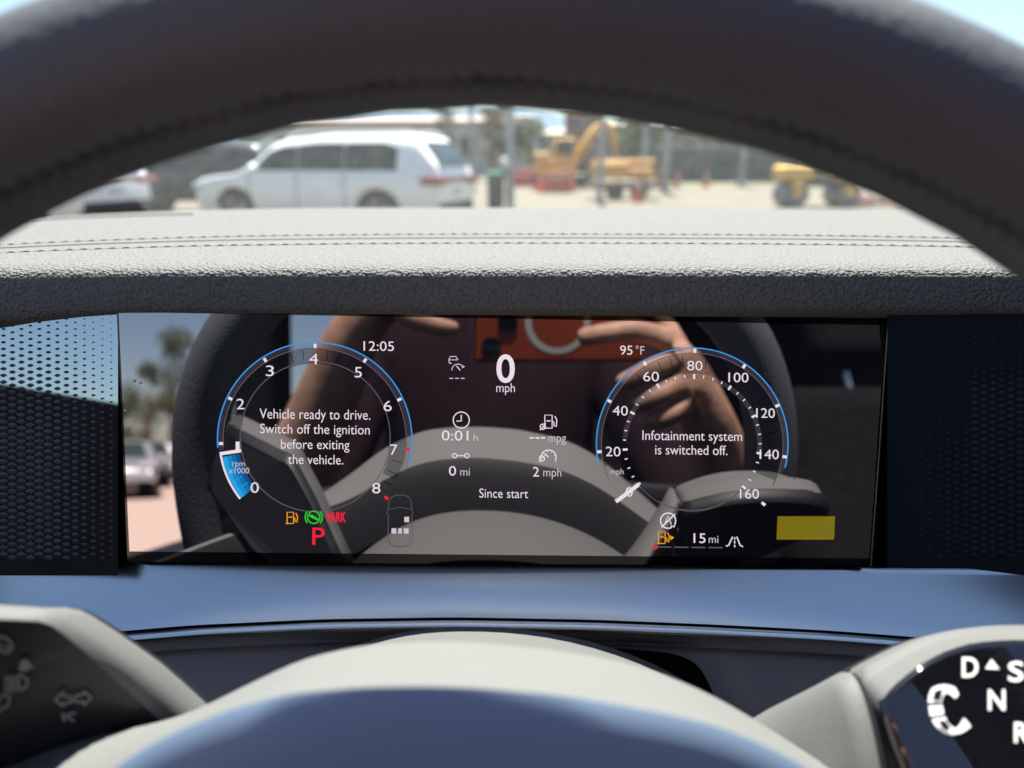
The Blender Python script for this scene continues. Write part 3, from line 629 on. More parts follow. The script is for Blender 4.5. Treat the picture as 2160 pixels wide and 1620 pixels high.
# ------------------------------------------------------------------ person and phone
def skin(name, verts, edges, rad, m, parent, sub=2):
    me = bpy.data.meshes.new(name); me.from_pydata([EYE + Vector(v) for v in verts], edges, []); o = bpy.data.objects.new(name, me); scene.collection.objects.link(o)
    o.modifiers.new('skin', 'SKIN'); sv = me.skin_vertices[0].data
    for i, r in enumerate(rad): sv[i].radius = (r, r) if not isinstance(r, tuple) else r
    sv[0].use_root = True; q = o.modifiers.new('s', 'SUBSURF'); q.levels = q.render_levels = sub
    dg = bpy.context.evaluated_depsgraph_get(); me2 = bpy.data.meshes.new_from_object(o.evaluated_get(dg)); bpy.data.objects.remove(o)
    for p in me2.polygons: p.use_smooth = True
    me2.materials.clear(); me2.materials.append(m); o2 = bpy.data.objects.new(name, me2); scene.collection.objects.link(o2)
    if parent is not None: o2.parent = parent; o2.matrix_parent_inverse = parent.matrix_basis.inverted()
    return o2
def person():
    V, E, Rr = [], [], []
    def v(p, r, prev=None):
        V.append(p); Rr.append(r)
        if prev is not None: E.append((prev, len(V) - 1))
        return len(V) - 1
    pel = v((0, -.46, -.62), (.15, .11)); wai = v((0, -.47, -.33), (.13, .10), pel); che = v((0, -.47, -.10), (.15, .11), wai); upc = v((0, -.46, .04), (.12, .09), che)
    nk = v((0, -.44, .15), .052, upc); hd = v((0, -.42, .25), .075, nk); hd2 = v((0, -.42, .33), .085, hd); v((0, -.43, .39), .06, hd2)
    def arm(sx, elbow, wrist, palm, fingers, thumb):
        sh = v((sx * .17, -.45, .02), .06, upc); el = v(elbow, .043, sh); mi = v(tuple((a + b) / 2 for a, b in zip(elbow, wrist)), .038, el); wr = v(wrist, .026, mi); pa = v(palm, (.026, .018), wr)
        for chain in fingers + [thumb]:
            q = pa
            for k, pt in enumerate(chain): q = v(pt, (.0105, .0098, .0090, .0075)[min(k, 3)], q)
    arm(1, (.28, -.20, -.27), (.19, -.03, -.105), (.160, .004, -.062),
        [[(.140, .014, -.030), (.112, .016, -.024), (.084, .014, -.027), (.066, .012, -.030)], [(.146, .016, -.050), (.122, .022, -.058), (.108, .018, -.066), (.098, .010, -.068)],
         [(.150, .014, -.068), (.128, .020, -.078), (.116, .014, -.085), (.108, .006, -.083)], [(.156, .010, -.084), (.140, .014, -.095), (.128, .008, -.099), (.122, .002, -.096)]],
        [(.162, -.018, -.040), (.152, -.026, -.015), (.138, -.028, .002)])
    arm(-1, (-.235, -.17, -.23), (-.128, -.03, -.03), (-.098, -.006, .016),
        [[(-.068, .008, .034), (-.050, .012, .034), (-.034, .010, .026), (-.016, .004, .022)], [(-.068, .010, .020), (-.050, .012, .018), (-.034, .010, .014), (-.022, .004, .012)],
         [(-.070, .010, .004), (-.052, .012, .000), (-.036, .010, -.004), (-.024, .004, -.006)], [(-.074, .008, -.010), (-.056, .010, -.017), (-.042, .008, -.020), (-.030, .004, -.020)]],
        [(-.085, -.018, .034), (-.065, -.026, .04), (-.048, -.026, .036)])
    for sx in (-1, 1):
        hp = v((sx * .09, -.42, -.66), .085, pel); kn = v((sx * .14, .02, -.60), .062, hp); ft = v((sx * .14, .16, -.9), .045, kn)
    t = empty('person', EYE + Vector((0, -.46, -.7)), 'person in a dark maroon shirt holding an orange phone up to the screen', 'person')
    body = skin('body', V, E, Rr, mat('skin', (.42, .235, .165), .55, spec=.25, noise=.2, nscale=45, bump=('noise', 300, .4, .001)), t)
    V2, E2, R2 = [], [], []
    def u(p, r, prev=None):
        V2.append(p); R2.append(r)
        if prev is not None: E2.append((prev, len(V2) - 1))
        return len(V2) - 1
    a = u((0, -.46, -.60), (.165, .125)); b = u((0, -.47, -.33), (.15, .115), a); c = u((0, -.47, -.10), (.168, .125), b); d = u((0, -.46, .04), (.135, .105), c); u((0, -.45, .12), .068, d)
    for sx, el in ((1, (.28, -.20, -.27)), (-1, (-.235, -.17, -.23))):
        s = u((sx * .175, -.45, .02), .075, d); e_ = u(el, .058, s); wr_ = (.19, -.03, -.105) if sx > 0 else (-.128, -.03, -.03); k_ = .75 if sx > 0 else .22
        u(tuple(p + (q - p) * k_ for p, q in zip(el, wr_)), .046, e_)
    skin('shirt', V2, E2, R2, mat('maroon shirt', (.016, .009, .012), .95, spec=.05, noise=.2, nscale=120), t)
    skin('trousers', [(0, -.46, -.64), (-.09, -.42, -.66), (-.14, .01, -.60), (-.14, .14, -.86), (.09, -.42, -.66), (.14, .01, -.60), (.14, .14, -.86)], [(0, 1), (1, 2), (2, 3), (0, 4), (4, 5), (5, 6)], [(.16, .12), .098, .074, .06, .098, .074, .06], mat('dark trousers', (.025, .028, .04), .85), t)
    hb = MB(); hb.ball(EYE + Vector((0, -.435, .335)), .105, 20, (.82, 1, 1.02)); hb.build('hair', mat('dark hair', (.02, .014, .01), .6), t)
    M = Matrix.Translation(EYE) @ Matrix.Rotation(-PITCH, 4, 'X')
    ph = empty('smartphone', EYE + Vector((.055, -.01, -.015)), 'orange smartphone with a pale ring on its back, held up in two hands', 'smartphone')
    org = mat('orange phone metal', (.34, .06, .02), .4, spec=.5); L = lambda x, y, z: M @ Vector((x, y, z))
    def plate(name, x0, x1, z0, z1, y0, y1, m, bev, par=None):
        b = MB(); b.add([L(x, y, z) for x in (x0, x1) for y in (y0, y1) for z in (z0, z1)], [(0, 1, 3, 2), (4, 6, 7, 5), (0, 4, 5, 1), (2, 3, 7, 6), (0, 2, 6, 4), (1, 5, 7, 3)])
        return b.build(name, m, par or ph, bevel=bev, seg=4)
    plate('phone_case', -.02, .13, -.051, .021, -.016, -.0065, org, .004)
    bar = plate('camera_bar', -.017, .022, -.048, .018, -.0066, -.0035, org, .0015)
    for x, z in ((-.004, -.036), (.010, -.015)):
        b = MB(); b.cyl(L(x, -.0032, z), M.to_3x3() @ Vector((0, 1, 0)), .0085, .002, 24); b.build('lens', glass_black('lens glass', .06), bar)
    b = MB(); ax = M.to_3x3() @ Vector((0, 1, 0)); b.disc(L(.053, -.0062, -.015), ax, .0225, .028, 0, 0, 48); b.disc(L(.053, -.0062, -.015), ax, .028, .028, 0, -.001, 48); b.build('magnet_ring', mat('pale ring', (.6, .58, .56), .4), ph)
person()
# ------------------------------------------------------------------ vehicles outside
M_tyre = mat('tyre rubber', (.03, .03, .032), .8); M_rim = mat('wheel rim grey', (.28, .28, .29), .35, metal=.7)
M_glassdark = mat('tinted car glass', (.03, .045, .045), .12, spec=.25); M_tail = mat('red lamp', (.2, .015, .03), .3, coat=.3)
M_head = mat('headlamp', (.5, .52, .55), .15, coat=.6); M_trim = mat('dark car trim', (.03, .03, .033), .6)
def vehicle(loc, heading, paint, label, L=5.1, W=1.98, H=1.76, hood=1.08, belt=1.12, group=None, sedan=False, wb=(1.58, -1.42)):
    t = empty('parked_car', loc, label, 'car', group, heading)
    f0, r0 = L / 2, -L / 2
    if sedan: roof = [(r0, .88), (r0 + .15, 1.0), (r0 + .75, 1.04), (r0 + 1.5, H - .05), (-.1, H), (.5, H - .03), (1.25, hood), (f0 - .35, hood - .12), (f0 - .05, .78), (f0, .6)]
    else: roof = [(r0, 1.05), (r0 + .06, 1.28), (r0 + .45, H - .04), (r0 + .75, H), (-.3, H + .01), (.45, H - .06), (.72, H - .14), (1.35, hood + .06), (1.6, hood + .0), (f0 - .35, hood - .06), (f0 - .05, .92), (f0, .7)]
    wr = .40
    def zb(x):
        z = .34 + .10 * max(0, (abs(x) - L / 2 + .5) / .5)
        for cx in wb:
            q = wr + .06
            if abs(x - cx) < q: z = max(z, .38 + math.sqrt(q * q - (x - cx) ** 2) * .98)
        return z
    def hw(x): e = max(0, (abs(x) - L / 2 + .55) / .55); return W / 2 * (1 - .16 * e * e)
    n = 90; rows = []; xs = [r0 + L * i / n for i in range(n + 1)]
    for x in xs:
        zt = interp(roof, x); w_ = hw(x); z0 = min(zb(x), zt - .12); zbl = min(belt, zt - .04); tum = max(0, zt - zbl) * .28
        flare = sum(.03 * max(0, 1 - abs(abs(x - cx) - 0) / .62) for cx in wb)
        half = [(w_ * .95, z0), (w_ + flare * .8, z0 + .06 + .0 * x), (w_ * 1.0, z0 + .5 * (zbl - z0)), (w_ * .995, zbl - .07), (w_ * .965, zbl), (w_ * .965 - tum * .55, zbl + (zt - zbl) * .6), (w_ * .955 - tum, zt - .05), (w_ * .86 - tum, zt - .008), (w_ * .45 - tum * .5, zt + .012), (0, zt + .016)]
        rows.append([Vector((x, y, z)) for y, z in half] + [Vector((x, -y, z)) for y, z in half[-2::-1]])
    def place(mb, name, m, par, **k):
        M4 = Matrix.Translation(loc) @ Matrix.Rotation(heading, 4, 'Z'); mb.v = [tuple(M4 @ Vector(p)) for p in mb.v]; return mb.build(name, m, par, **k)
    b = MB(); b.grid(rows, True); b.add(rows[0], [tuple(range(len(rows[0])))]); b.add(rows[-1], [tuple(range(len(rows[-1])))]); body = place(b, 'body', paint, t)
    def gl(x, f, sy):
        zt = interp(roof, x); w_ = hw(x); zbl = min(belt, zt - .04); tum = max(0, zt - zbl) * .28; pts = [(w_ * .965, zbl), (w_ * .965 - tum * .55, zbl + (zt - zbl) * .6), (w_ * .955 - tum, zt - .05)]
        y, z = (pts[0][0] + (pts[1][0] - pts[0][0]) * f / .6, pts[0][1] + (pts[1][1] - pts[0][1]) * f / .6) if f < .6 else (pts[1][0] + (pts[2][0] - pts[1][0]) * (f - .6) / .4, pts[1][1] + (pts[2][1] - pts[1][1]) * (f - .6) / .4)
        return Vector((x, sy * (y + .010), z))
    x0, x1 = (r0 + 1.0, 1.05) if sedan else (r0 + .72, 1.22)
    cuts = [x0, x0 + (x1 - x0) * .34, x0 + (x1 - x0) * .66, x1]
    for sy in (-1, 1):
        for a, c in zip(cuts, cuts[1:]):
            b = MB(); q = [a + .012 + (c - a - .024) * k / 8 for k in range(9)]
            rws = []
            for f in (.04, .3, .6, .80): rws.append([gl(x, f * min(1, max(.05, (interp(roof, x) - belt - .06) / .35)) if x > .6 or sedan else f * (1 - .25 * max(0, 1 - (x - x0) / .22)) + (.0), sy) for x in q])
            b.grid(rws, True); place(b, 'side_window', M_glassdark, t)
        for cx in wb:
            b = MB(); b.cyl(Vector((cx, sy * (W / 2 - .14), .38)), (0, 1, 0), .375, .24, 32); wh = place(b, 'wheel', M_tyre, t, bevel=.03)
            b = MB(); b.cyl(Vector((cx, sy * (W / 2 - .018), .38)), (0, 1, 0), .10, .02, 20)
            for k in range(5):
                a = 2 * math.pi * k / 5; b.box(Vector((cx + .15 * math.cos(a), sy * (W / 2 - .02), .38 + .15 * math.sin(a))), (.26, .02, .07), 0, Matrix.Rotation(-a, 3, 'Y'))
            b.disc(Vector((cx, sy * (W / 2 - .02), .38)), (0, 1, 0), .24, .27, 0, .012 * sy, 28); place(b, 'rim', M_rim, wh)
            b = MB(); b.cyl(Vector((cx, sy * (W / 2 - .3), .40)), (0, 1, 0), .45, .3, 28); place(b, 'wheel_well', M_gap, t)
        b = MB(); b.ball(Vector((1.0, sy * (W / 2 + .10), belt + .06)), .11, 12, (.7, 1.1, .75)); place(b, 'door_mirror', paint, t)
        b = MB(); b.box(Vector((r0 + .10, sy * (W / 2 - .22), .98)), (.36, .46, .14)); place(b, 'tail_light', M_tail, t, bevel=.03)
        b = MB(); b.box(Vector((f0 - .22, sy * (W / 2 - .24), .84)), (.4, .38, .13)); place(b, 'headlight', M_head, t, bevel=.03)
        for k in (cuts[1], cuts[2], cuts[3] - .02):
            b = MB(); b.box(Vector((k, sy * (W / 2 + .001), (belt + .45) / 2)), (.012, .014, belt - .5)); place(b, 'door_seam', M_gap, t)
        for k in (.35, -.75):
            b = MB(); b.box(Vector((k, sy * (W / 2 + .008), belt - .13)), (.2, .03, .03)); place(b, 'door_handle', paint, t, bevel=.008)
        b = MB(); b.box(Vector((0, sy * (W / 2 - .005), .40)), (L * .34, .03, .13)); place(b, 'sill_trim', M_trim, t, bevel=.02)
        if not sedan:
            b = MB(); b.tube([(r0 + .5, sy * (W / 2 - .34), H + .02), (r0 + .7, sy * (W / 2 - .34), H + .06), (.3, sy * (W / 2 - .34), H + .05), (.5, sy * (W / 2 - .34), H - .05)], .02, 6); place(b, 'roof_rail', M_head, t)
    b = MB()
    if sedan: b.grid([[Vector((r0 + .85, y * .62, 1.085)) for y in (-1, 0, 1)], [Vector((r0 + 1.4, y * .56, H - .09)) for y in (-1, 0, 1)]])
    else: b.grid([[Vector((r0 + .015, y * .68, 1.22)) for y in (-1, 0, 1)], [Vector((r0 + .04, y * .67, 1.29)) for y in (-1, 0, 1)], [Vector((r0 + .345, y * .60, H - .12)) for y in (-1, 0, 1)]])
    place(b, 'rear_window', M_glassdark, t)
    xa, xb = (1.2, .56) if sedan else (1.30, .76)
    b = MB(); b.grid([[Vector((xa, y * .68, interp(roof, xa) + .025)) for y in (-1, 0, 1)], [Vector((xb, y * .56, interp(roof, xb) + .02)) for y in (-1, 0, 1)]]); place(b, 'windscreen', M_glassdark, t)
    b = MB(); b.box(Vector((r0 + .02, 0, .98)), (.05, W - .8, .09)); place(b, 'light_bar', M_tail, t, bevel=.01)
    b = MB(); b.box(Vector((r0 + .06, 0, .5)), (.16, W - .3, .22)); place(b, 'rear_bumper', M_trim, t, bevel=.04)
    b = MB(); b.box(Vector((r0 - .005, 0, .78)), (.02, .34, .12)); place(b, 'number_plate', M_head, t)
    return t
M_white = mat('white car paint', (.82, .84, .84), .25, coat=.5, spec=.5); M_dark = mat('dark grey car paint', (.02, .022, .024), .4, coat=.1); M_silvercar = mat('silver car paint', (.35, .36, .38), .3, coat=.5, metal=.3)
hd = math.pi - R(17.5)
vehicle(Vector((-3.45, 14.3, 0)), hd, M_white, 'white SUV with red tail lamps parked side-on beyond the dashboard')
vehicle(Vector((-9.75, 14.2, 0)), math.pi - R(14), M_white, 'white car with only its red-lamped tail showing, beyond the steering wheel rim', H=1.62, belt=1.08)
vehicle(Vector((-8.2, 19.2, 0)), math.pi - R(8), M_dark, 'dark grey car behind the nose of the white SUV', H=1.7)
# ------------------------------------------------------------------ things on the lot
def at(px, Y, z=0):
    d = ray(px, 400); return Vector((d.x / d.y * Y, Y, z))
M_orange = mat('machine orange', (.62, .34, .07), .5, noise=.1, nscale=3); M_yellow = mat('machine yellow', (.66, .40, .07), .5, noise=.08, nscale=3)
M_galv = mat('galvanised steel', (.30, .31, .32), .5, metal=.4, noise=.08, nscale=4)
def excavator():
    o = at(1185, 34); t = empty('excavator', o, 'orange excavator with raised folded arm on the concrete lot', 'excavator')
    def bx(mb, c, s, rz=0, tl=None): mb.box(o + Vector(c), s, rz, tl)
    for sy in (-.7, .7):
        b = MB(); pts = [(-1.2, .1), (-1.4, .35), (-1.2, .62), (1.2, .62), (1.4, .35), (1.2, .1)]
        b.grid([[o + Vector((x, sy - .2, z)) for x, z in pts], [o + Vector((x, sy + .2, z)) for x, z in pts]], False, close_u=True, caps=True); b.build('track', M_tyre, t, bevel=.03)
    b = MB(); bx(b, (-.35, 0, 1.0), (1.9, 1.7, .6)); bx(b, (-.95, 0, 1.4), (.8, 1.6, .4)); b.build('engine_housing', M_orange, t, bevel=.08)
    b = MB(); bx(b, (.05, -.4, 1.7), (.95, .85, 1.0)); c = b.build('cab', M_orange, t, bevel=.08)
    b = MB(); bx(b, (.05, -.84, 1.8), (.75, .03, .6)); bx(b, (.53, -.4, 1.8), (.03, .65, .6)); b.build('window', M_glassdark, c)
    b = MB(); b.tube([o + Vector(p) for p in ((.5, .3, 1.1), (1.0, .3, 1.9), (1.6, .3, 2.7), (2.1, .3, 2.85))], [.2, .24, .2, .16], 8); b.build('boom', M_orange, t)
    b = MB(); b.tube([o + Vector(p) for p in ((1.95, .3, 2.95), (2.4, .3, 2.2), (2.45, .3, 1.4))], [.17, .16, .1], 8); b.build('dipper_arm', M_orange, t)
    b = MB(); b.grid([[o + Vector((2.45 + x, y, 1.1 + z)) for x, z in ((0, .4), (-.35, .2), (-.45, -.1), (-.2, -.35), (.1, -.3))] for y in (-.05, .65)], False); b.build('bucket', M_trim, t)
    b = MB(); b.tube([o + Vector(p) for p in ((.7, .3, 1.2), (1.3, .3, 2.2))], .06, 6); b.build('hydraulic_ram', M_galv, t)
excavator()
def trailer():
    o = at(1315, 25.5); t = empty('equipment_trailer', o, 'low trailer carrying orange machinery between two lamp posts', 'trailer')
    b = MB(); b.box(o + Vector((0, 0, .45)), (2.4, 1.4, .14)); b.box(o + Vector((0, -.7, .55)), (2.4, .06, .12)); b.build('trailer_deck', mat('rusty deck', (.2, .11, .06), .7, noise=.25, nscale=5), t, bevel=.02)
    for x in (-.4, .4):
        b = MB(); b.cyl(o + Vector((x, -.75, .3)), (0, 1, 0), .3, .2); b.build('wheel', M_tyre, t, bevel=.03)
    b = MB(); b.box(o + Vector((-.5, 0, .95)), (1.2, .9, .5)); b.box(o + Vector((.55, 0, .85)), (.8, .8, .35)); b.box(o + Vector((.0, 0, 1.25)), (2.1, .12, .12)); b.build('machine_frame', M_orange, t, bevel=.05)
    b = MB()
    for x in (-1.1, -.3, .5, 1.1): b.tube([o + Vector((x, -.68, .5)), o + Vector((x, -.68, 1.2))], .03, 6)
    b.build('stake', M_orange, t)
    b = MB(); b.tube([o + Vector((1.2, 0, .45)), o + Vector((1.9, 0, .4))], .05, 6); b.build('tow_bar', M_trim, t)
trailer()
def roller():
    o = at(1722, 21.5); t = empty('road_roller', o, 'small yellow road roller parked on the pale lot at right', 'road roller')
    for x in (-.75, .75):
        b = MB(); b.cyl(o + Vector((x, 0, .36)), (0, 1, 0), .36, 1.0, 32); b.build('drum', mat('drum steel', (.16, .16, .17), .5, metal=.4), t, bevel=.02)
        b = MB(); b.box(o + Vector((x, -.56, .55)), (.3, .06, .5)); b.box(o + Vector((x, .56, .55)), (.3, .06, .5)); b.build('fork', M_yellow, t)
    b = MB(); b.box(o + Vector((-.72, 0, .95)), (.95, 1.05, .42)); b.build('engine_cover', M_yellow, t, bevel=.12)
    b = MB(); b.box(o + Vector((.72, 0, .88)), (.85, 1.05, .34)); b.build('water_tank', M_yellow, t, bevel=.10)
    b = MB(); b.box(o + Vector((.02, 0, .72)), (.7, .9, .3)); b.box(o + Vector((.05, 0, 1.05)), (.4, .5, .1)); b.box(o + Vector((-.15, 0, 1.25)), (.1, .5, .4)); b.build('operator_seat', M_trim, t, bevel=.03)
    b = MB(); b.tube([o + Vector((.32, 0, .9)), o + Vector((.25, 0, 1.35))], .03, 6); b.disc(o + Vector((.24, 0, 1.36)), (-.3, 0, 1), .14, .18, 0, .02, 18); b.build('steering_post', M_trim, t)
    b = MB(); pts = [(-.3, -.48, .8), (-.3, -.48, 2.05), (-.3, .48, 2.05), (-.3, .48, .8)]; b.tube([o + Vector(p) for p in pts], .04, 8); b.build('roll_bar', M_yellow, t)
roller()
def pole(px, Y, h, r, label):
    o = at(px, Y); t = empty('lamp_post', o, label, 'post', 'steel posts across the lot')
    b = MB(); b.tube([o, o + Vector((0, 0, h))], [r, r * .8], 12); b.build('post_shaft', M_galv, t)
    b = MB(); b.cyl(o + Vector((0, 0, .03)), (0, 0, 1), r * 2.0, .06, 16); b.build('base_plate', M_galv, t)
    b = MB(); b.box(o + Vector((.0, -.3, h + .03)), (.22, .7, .08)); b.build('lamp_head', M_trim, t, bevel=.02)
pole(996, 30, 5.2, .11, 'thin grey post just right of the white SUV tail'); pole(1076, 20.5, 6, .115, 'thick grey post with a white ball beside the dark bin')
pole(1265, 24, 4.6, .11, 'grey post in front of the orange trailer'); pole(1356, 33, 6, .17, 'left of the twin pale posts before the green tree'); pole(1402, 30, 6, .16, 'right of the twin pale posts, nearer the dark fence'); pole(1562, 37, 6, .16, 'grey post standing at the dark fence')
b = MB(); o = at(1066, 20.2); b.ball(o + Vector((0, 0, 1.25)), .13, 14); tag(b.build('warning_ball', mat('white ball', (.7, .7, .7), .4)), 'white ball fixed to the thick grey post above the bin', 'ball marker')
def bin_():
    o = at(1046, 20.4); t = empty('waste_bin', o, 'dark waste bin with a green lid beside the thick grey post', 'waste bin')
    b = MB(); b.grid([[o + Vector((x * .9, y * .9, 0)) for x, y in ((-.24, -.24), (.24, -.24), (.24, .24), (-.24, .24))], [o + Vector((x, y, .85)) for x, y in ((-.24, -.24), (.24, -.24), (.24, .24), (-.24, .24))]], False, close_u=True, caps=True); b.build('bin_body', M_trim, t, bevel=.02)
    b = MB(); b.box(o + Vector((0, 0, .93)), (.54, .54, .14)); b.build('bin_lid', mat('green lid', (.02, .2, .1), .5), t, bevel=.04)
bin_()
M_cone = mat('cone orange', (.62, .12, .03), .5); M_red = mat('barrier red', (.6, .05, .03), .45)
def cone(px, Y, h, label):
    o = at(px, Y); t = empty('traffic_cone', o, label, 'traffic cone', 'orange cones on the lot')
    b = MB(); b.tube([o + Vector((0, 0, .04)), o + Vector((0, 0, h))], [.17, .035], 14); b.build('cone_body', M_cone, t)
    b = MB(); b.box(o + Vector((0, 0, .02)), (.42, .42, .04)); b.build('cone_base', M_cone, t, bevel=.01)
    b = MB(); b.tube([o + Vector((0, 0, h * .5)), o + Vector((0, 0, h * .68))], [.112, .086], 14); b.build('white_band', M_head, t)
cone(1346, 23.8, 1.0, 'tall orange cone in front of the trailer deck'); cone(1427, 35, .9, 'orange cone at the left end of the dark fence'); cone(1488, 36, .9, 'orange cone in front of the dark fence middle'); cone(1138, 31, .8, 'orange cone by the excavator left track'); cone(1206, 31, .8, 'orange cone by the excavator right track')
def barrier(px, Y, label, m, wd=1.5):
    o = at(px, Y); t = empty('road_barrier', o, label, 'barrier', 'plastic barriers near the excavator')
    b = MB(); pr = [(-.26, 0), (-.24, .16), (-.1, .36), (-.07, .85), (.07, .85), (.1, .36), (.24, .16), (.26, 0)]
    b.grid([[o + Vector((x, y, z)) for y, z in pr] for x in (-wd / 2, wd / 2)], False, close_u=True, caps=True); b.build('barrier_body', m, t, bevel=.02)
    b = MB(); b.box(o + Vector((0, -.13, .62)), (wd * .8, .03, .1)); b.build('reflective_strip', M_head, t)
barrier(1103, 37, 'red plastic barrier left of the excavator', M_red); barrier(1175, 30.4, 'orange plastic barrier before the excavator tracks', M_cone, 1.2)
def pile():
    b = MB(); o = at(1830, 22); rng = random.Random(3)
    for k in range(70):
        a, r = rng.uniform(0, 6.28), rng.uniform(0, 1) ** .5; b.box(o + Vector((r * math.cos(a) * 1.0, r * math.sin(a) * .7, .05 + .35 * (1 - r) * rng.uniform(.5, 1))), (.22, .12, .1), rng.uniform(0, 3), Matrix.Rotation(rng.uniform(-.5, .5), 3, 'X'))
    tag(b.build('brick_pile', mat('pink brick', (.36, .22, .19), .8, noise=.2, nscale=8)), 'low heap of pinkish bricks right of the road roller', 'brick heap')
pile()
def fence():
    t = empty('screened_fence', at(1560, 41), 'long chain fence with dark green privacy screen behind the lot', 'fence'); xs = [at(1380, 41).x + 2.4 * k for k in range(14)]
    b = MB(); b.box(Vector(((xs[0] + xs[-1]) / 2, 41, .95)), (xs[-1] - xs[0], .03, 1.75)); b.build('screen_mesh', mat('green screen cloth', (.06, .085, .085), .8, noise=.15, nscale=2), t)
    for x in xs:
        b = MB(); b.tube([(x, 40.93, 0), (x, 40.93, 2.0)], .035, 8); b.build('fence_post', M_galv, t)
    b = MB(); b.tube([(xs[0], 40.93, 1.95), (xs[-1], 40.93, 1.95)], .025, 6); b.build('top_rail', M_galv, t)
fence()
b = MB(); b.grid([[Vector((x, y, .02 + (.04 if i == 1 else 0))) for x in [8 + k for k in range(30)]] for i, y in enumerate((39.6, 40.2, 40.8))]); tag(b.build('grass_verge', mat('dry grass', (.13, .15, .05), .9, noise=.3, nscale=4)), kind='stuff')
def building(px, Y, wd, h, dep, wall, roofm, label, rh=1.2, wins=5, rows=1, over=.5):
    o = at(px, Y); t = empty('building', o, label, 'building')
    b = MB(); b.box(o + Vector((0, dep / 2, h / 2)), (wd, dep, h)); w_ = b.build('wall', wall, t)
    b = MB(); a = wd / 2 + over; d0, d1 = -over, dep + over
    b.add([o + Vector(p) for p in ((-a, d0, h), (a, d0, h), (a, d1, h), (-a, d1, h), (-a * .7, dep / 2, h + rh), (a * .7, dep / 2, h + rh), (-a, d0, h - .15), (a, d0, h - .15), (a, d1, h - .15), (-a, d1, h - .15))],
          [(0, 1, 5, 4), (2, 3, 4, 5), (1, 2, 5), (3, 0, 4), (6, 7, 1, 0), (7, 8, 2, 1), (8, 9, 3, 2), (9, 6, 0, 3), (6, 9, 8, 7)]); b.build('roof', roofm, t)
    for r in range(rows):
        for k in range(wins):
            x = -wd / 2 + wd * (k + .5) / wins; z = h * (r + .55) / rows
            b = MB(); b.box(o + Vector((x, -.02, z)), (wd / wins * .55, .1, h / rows * .4)); f = b.build('window', M_head, t)
            b = MB(); b.box(o + Vector((x, -.06, z)), (wd / wins * .48, .06, h / rows * .34)); b.build('pane', M_glassdark, f)
brickm = mat('brown brick', (.22, .12, .09), .85, noise=.15, nscale=3); tanroof = mat('tan roof sheet', (.42, .36, .29), .7); whitew = mat('pale wall', (.5, .5, .48), .8, noise=.05, nscale=2); greyroof = mat('grey roof sheet', (.24, .25, .26), .6); redroof = mat('red roof edge', (.42, .3, .27), .7)
building(1520, 60, 20, 3.9, 10, brickm, tanroof, 'low brown brick building with tan roof behind the dark fence', .8, 7)
building(1228, 75, 3.4, 6.2, 3.4, brickm, greyroof, 'small tower with grey cap roof above the excavator', .8, 2, 2, .6)
building(1300, 78, 16, 3.8, 8, whitew, tanroof, 'pale flat building behind the excavator', .6, 6)
building(800, 60, 22, 4.2, 10, whitew, redroof, 'long white building with red roof behind the white SUV', .5, 9)
building(1098, 90, 3.2, 6.2, 3, whitew, whitew, 'small white block right of the tall brown tree', .2, 1)
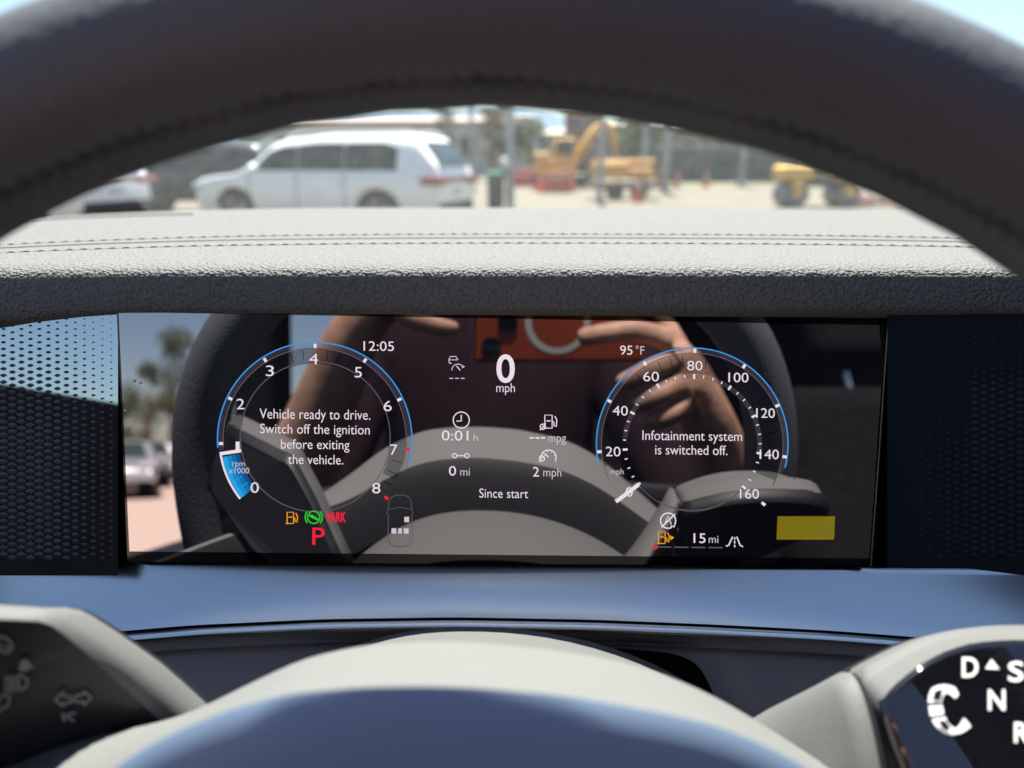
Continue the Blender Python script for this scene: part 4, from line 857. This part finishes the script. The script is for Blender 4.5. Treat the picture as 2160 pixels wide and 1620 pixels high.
def tree(px, Y, h, crown_r, col, label, tall=1.0, n=1500, pos=None, group='trees around the lot', seed=0):
    rng = random.Random(seed or int(px * 7 + Y)); o = pos or at(px, Y); t = empty('tree', o, label, 'tree', group); b = MB()
    b.tube([o, o + Vector((.05, 0, h * .35)), o + Vector((-.05, .05, h * .8))], [.16, .11, .04], 8); limbs = []
    for k in range(6):
        a = k * 1.05 + rng.uniform(0, .5); s = o + Vector((0, 0, h * rng.uniform(.3, .6))); e = s + Vector((math.cos(a) * crown_r * .7, math.sin(a) * crown_r * .7, h * .2)); b.tube([s, (s + e) / 2 + Vector((0, 0, .1)), e], [.06, .04, .015], 6); limbs.append(e)
    b.build('trunk', mat('bark', (.1, .07, .05), .9), t); b = MB(); clumps = []
    for k in range(16):
        z = rng.uniform(.32, 1.0); rr = crown_r * (1 - abs(z - .55) * 1.3 * tall); a = rng.uniform(0, 6.28); q = rng.uniform(.1, .85); clumps.append((o + Vector((math.cos(a) * rr * q, math.sin(a) * rr * q, h * z)), crown_r * rng.uniform(.28, .45)))
    for k in range(n):
        c, r = clumps[k % 16]; d = Vector((rng.gauss(0, 1), rng.gauss(0, 1), rng.gauss(0, .8))).normalized() * r * rng.uniform(.5, 1.1); p = c + d
        s = crown_r * rng.uniform(.05, .10); u1 = Vector((rng.gauss(0, 1), rng.gauss(0, 1), rng.gauss(0, 1))).normalized(); u2 = u1.cross(Vector((rng.gauss(0, 1), rng.gauss(0, 1), rng.gauss(0, 1)))).normalized()
        b.add([p - u1 * s, p - u2 * s * .5, p + u1 * s, p + u2 * s * .5], [(0, 1, 2, 3)])
    b.build('crown', mat('leaves', col, .7, noise=.35, nscale=1.2), t)
tree(1038, 45, 4.6, 1.2, (.14, .10, .045), 'brownish tree between the white SUV and the thick post'); tree(1058, 52, 6.2, 1.0, (.06, .08, .035), 'dark green slim tree behind the thick grey post'); tree(940, 48, 4.8, 1.3, (.10, .10, .05), 'sparse olive tree above the white SUV roof')
tree(1362, 46, 5.6, 2.2, (.09, .17, .07), 'round green tree behind the twin pale posts'); tree(1545, 46, 4.2, 2.2, (.08, .19, .08), 'low bright green tree behind the dark fence'); tree(1120, 60, 4.0, 2.0, (.10, .16, .07), 'green shrubby tree left of the excavator')
# behind the car, seen only in the reflection
for k, (x, y, h, r) in enumerate(((-15.6, -36, 7.0, 1.5), (-17.0, -36.5, 5.4, 1.2), (-18.6, -37, 4.6, 1.3), (-20.6, -38, 3.8, 1.6))):
    tree(0, 0, h, r, (.07, .09, .04), ('tall pointed', 'slim middle-sized', 'small round', 'lowest broad')[k] + ' green tree at the edge of the lot behind the car', pos=Vector((x, y, 0)), seed=50 + k, group='trees behind the car')
for k, (x, y, m) in enumerate(((-9.7, -19, M_silvercar), (-11.5, -24, M_dark), (-13.4, -29, M_white), (-15.2, -30, M_silvercar))):
    vehicle(Vector((x, y, 0)), R(65), m, ('silver', 'dark', 'white', 'silver')[k] + ' sedan parked ' + ('nearest the side window', 'left of the silver sedan', 'in the middle of the rear row', 'at the far end of the rear row')[k] + ' behind the car', L=4.7, W=1.85, H=1.45, hood=.95, belt=.95, group='cars parked behind', sedan=True)
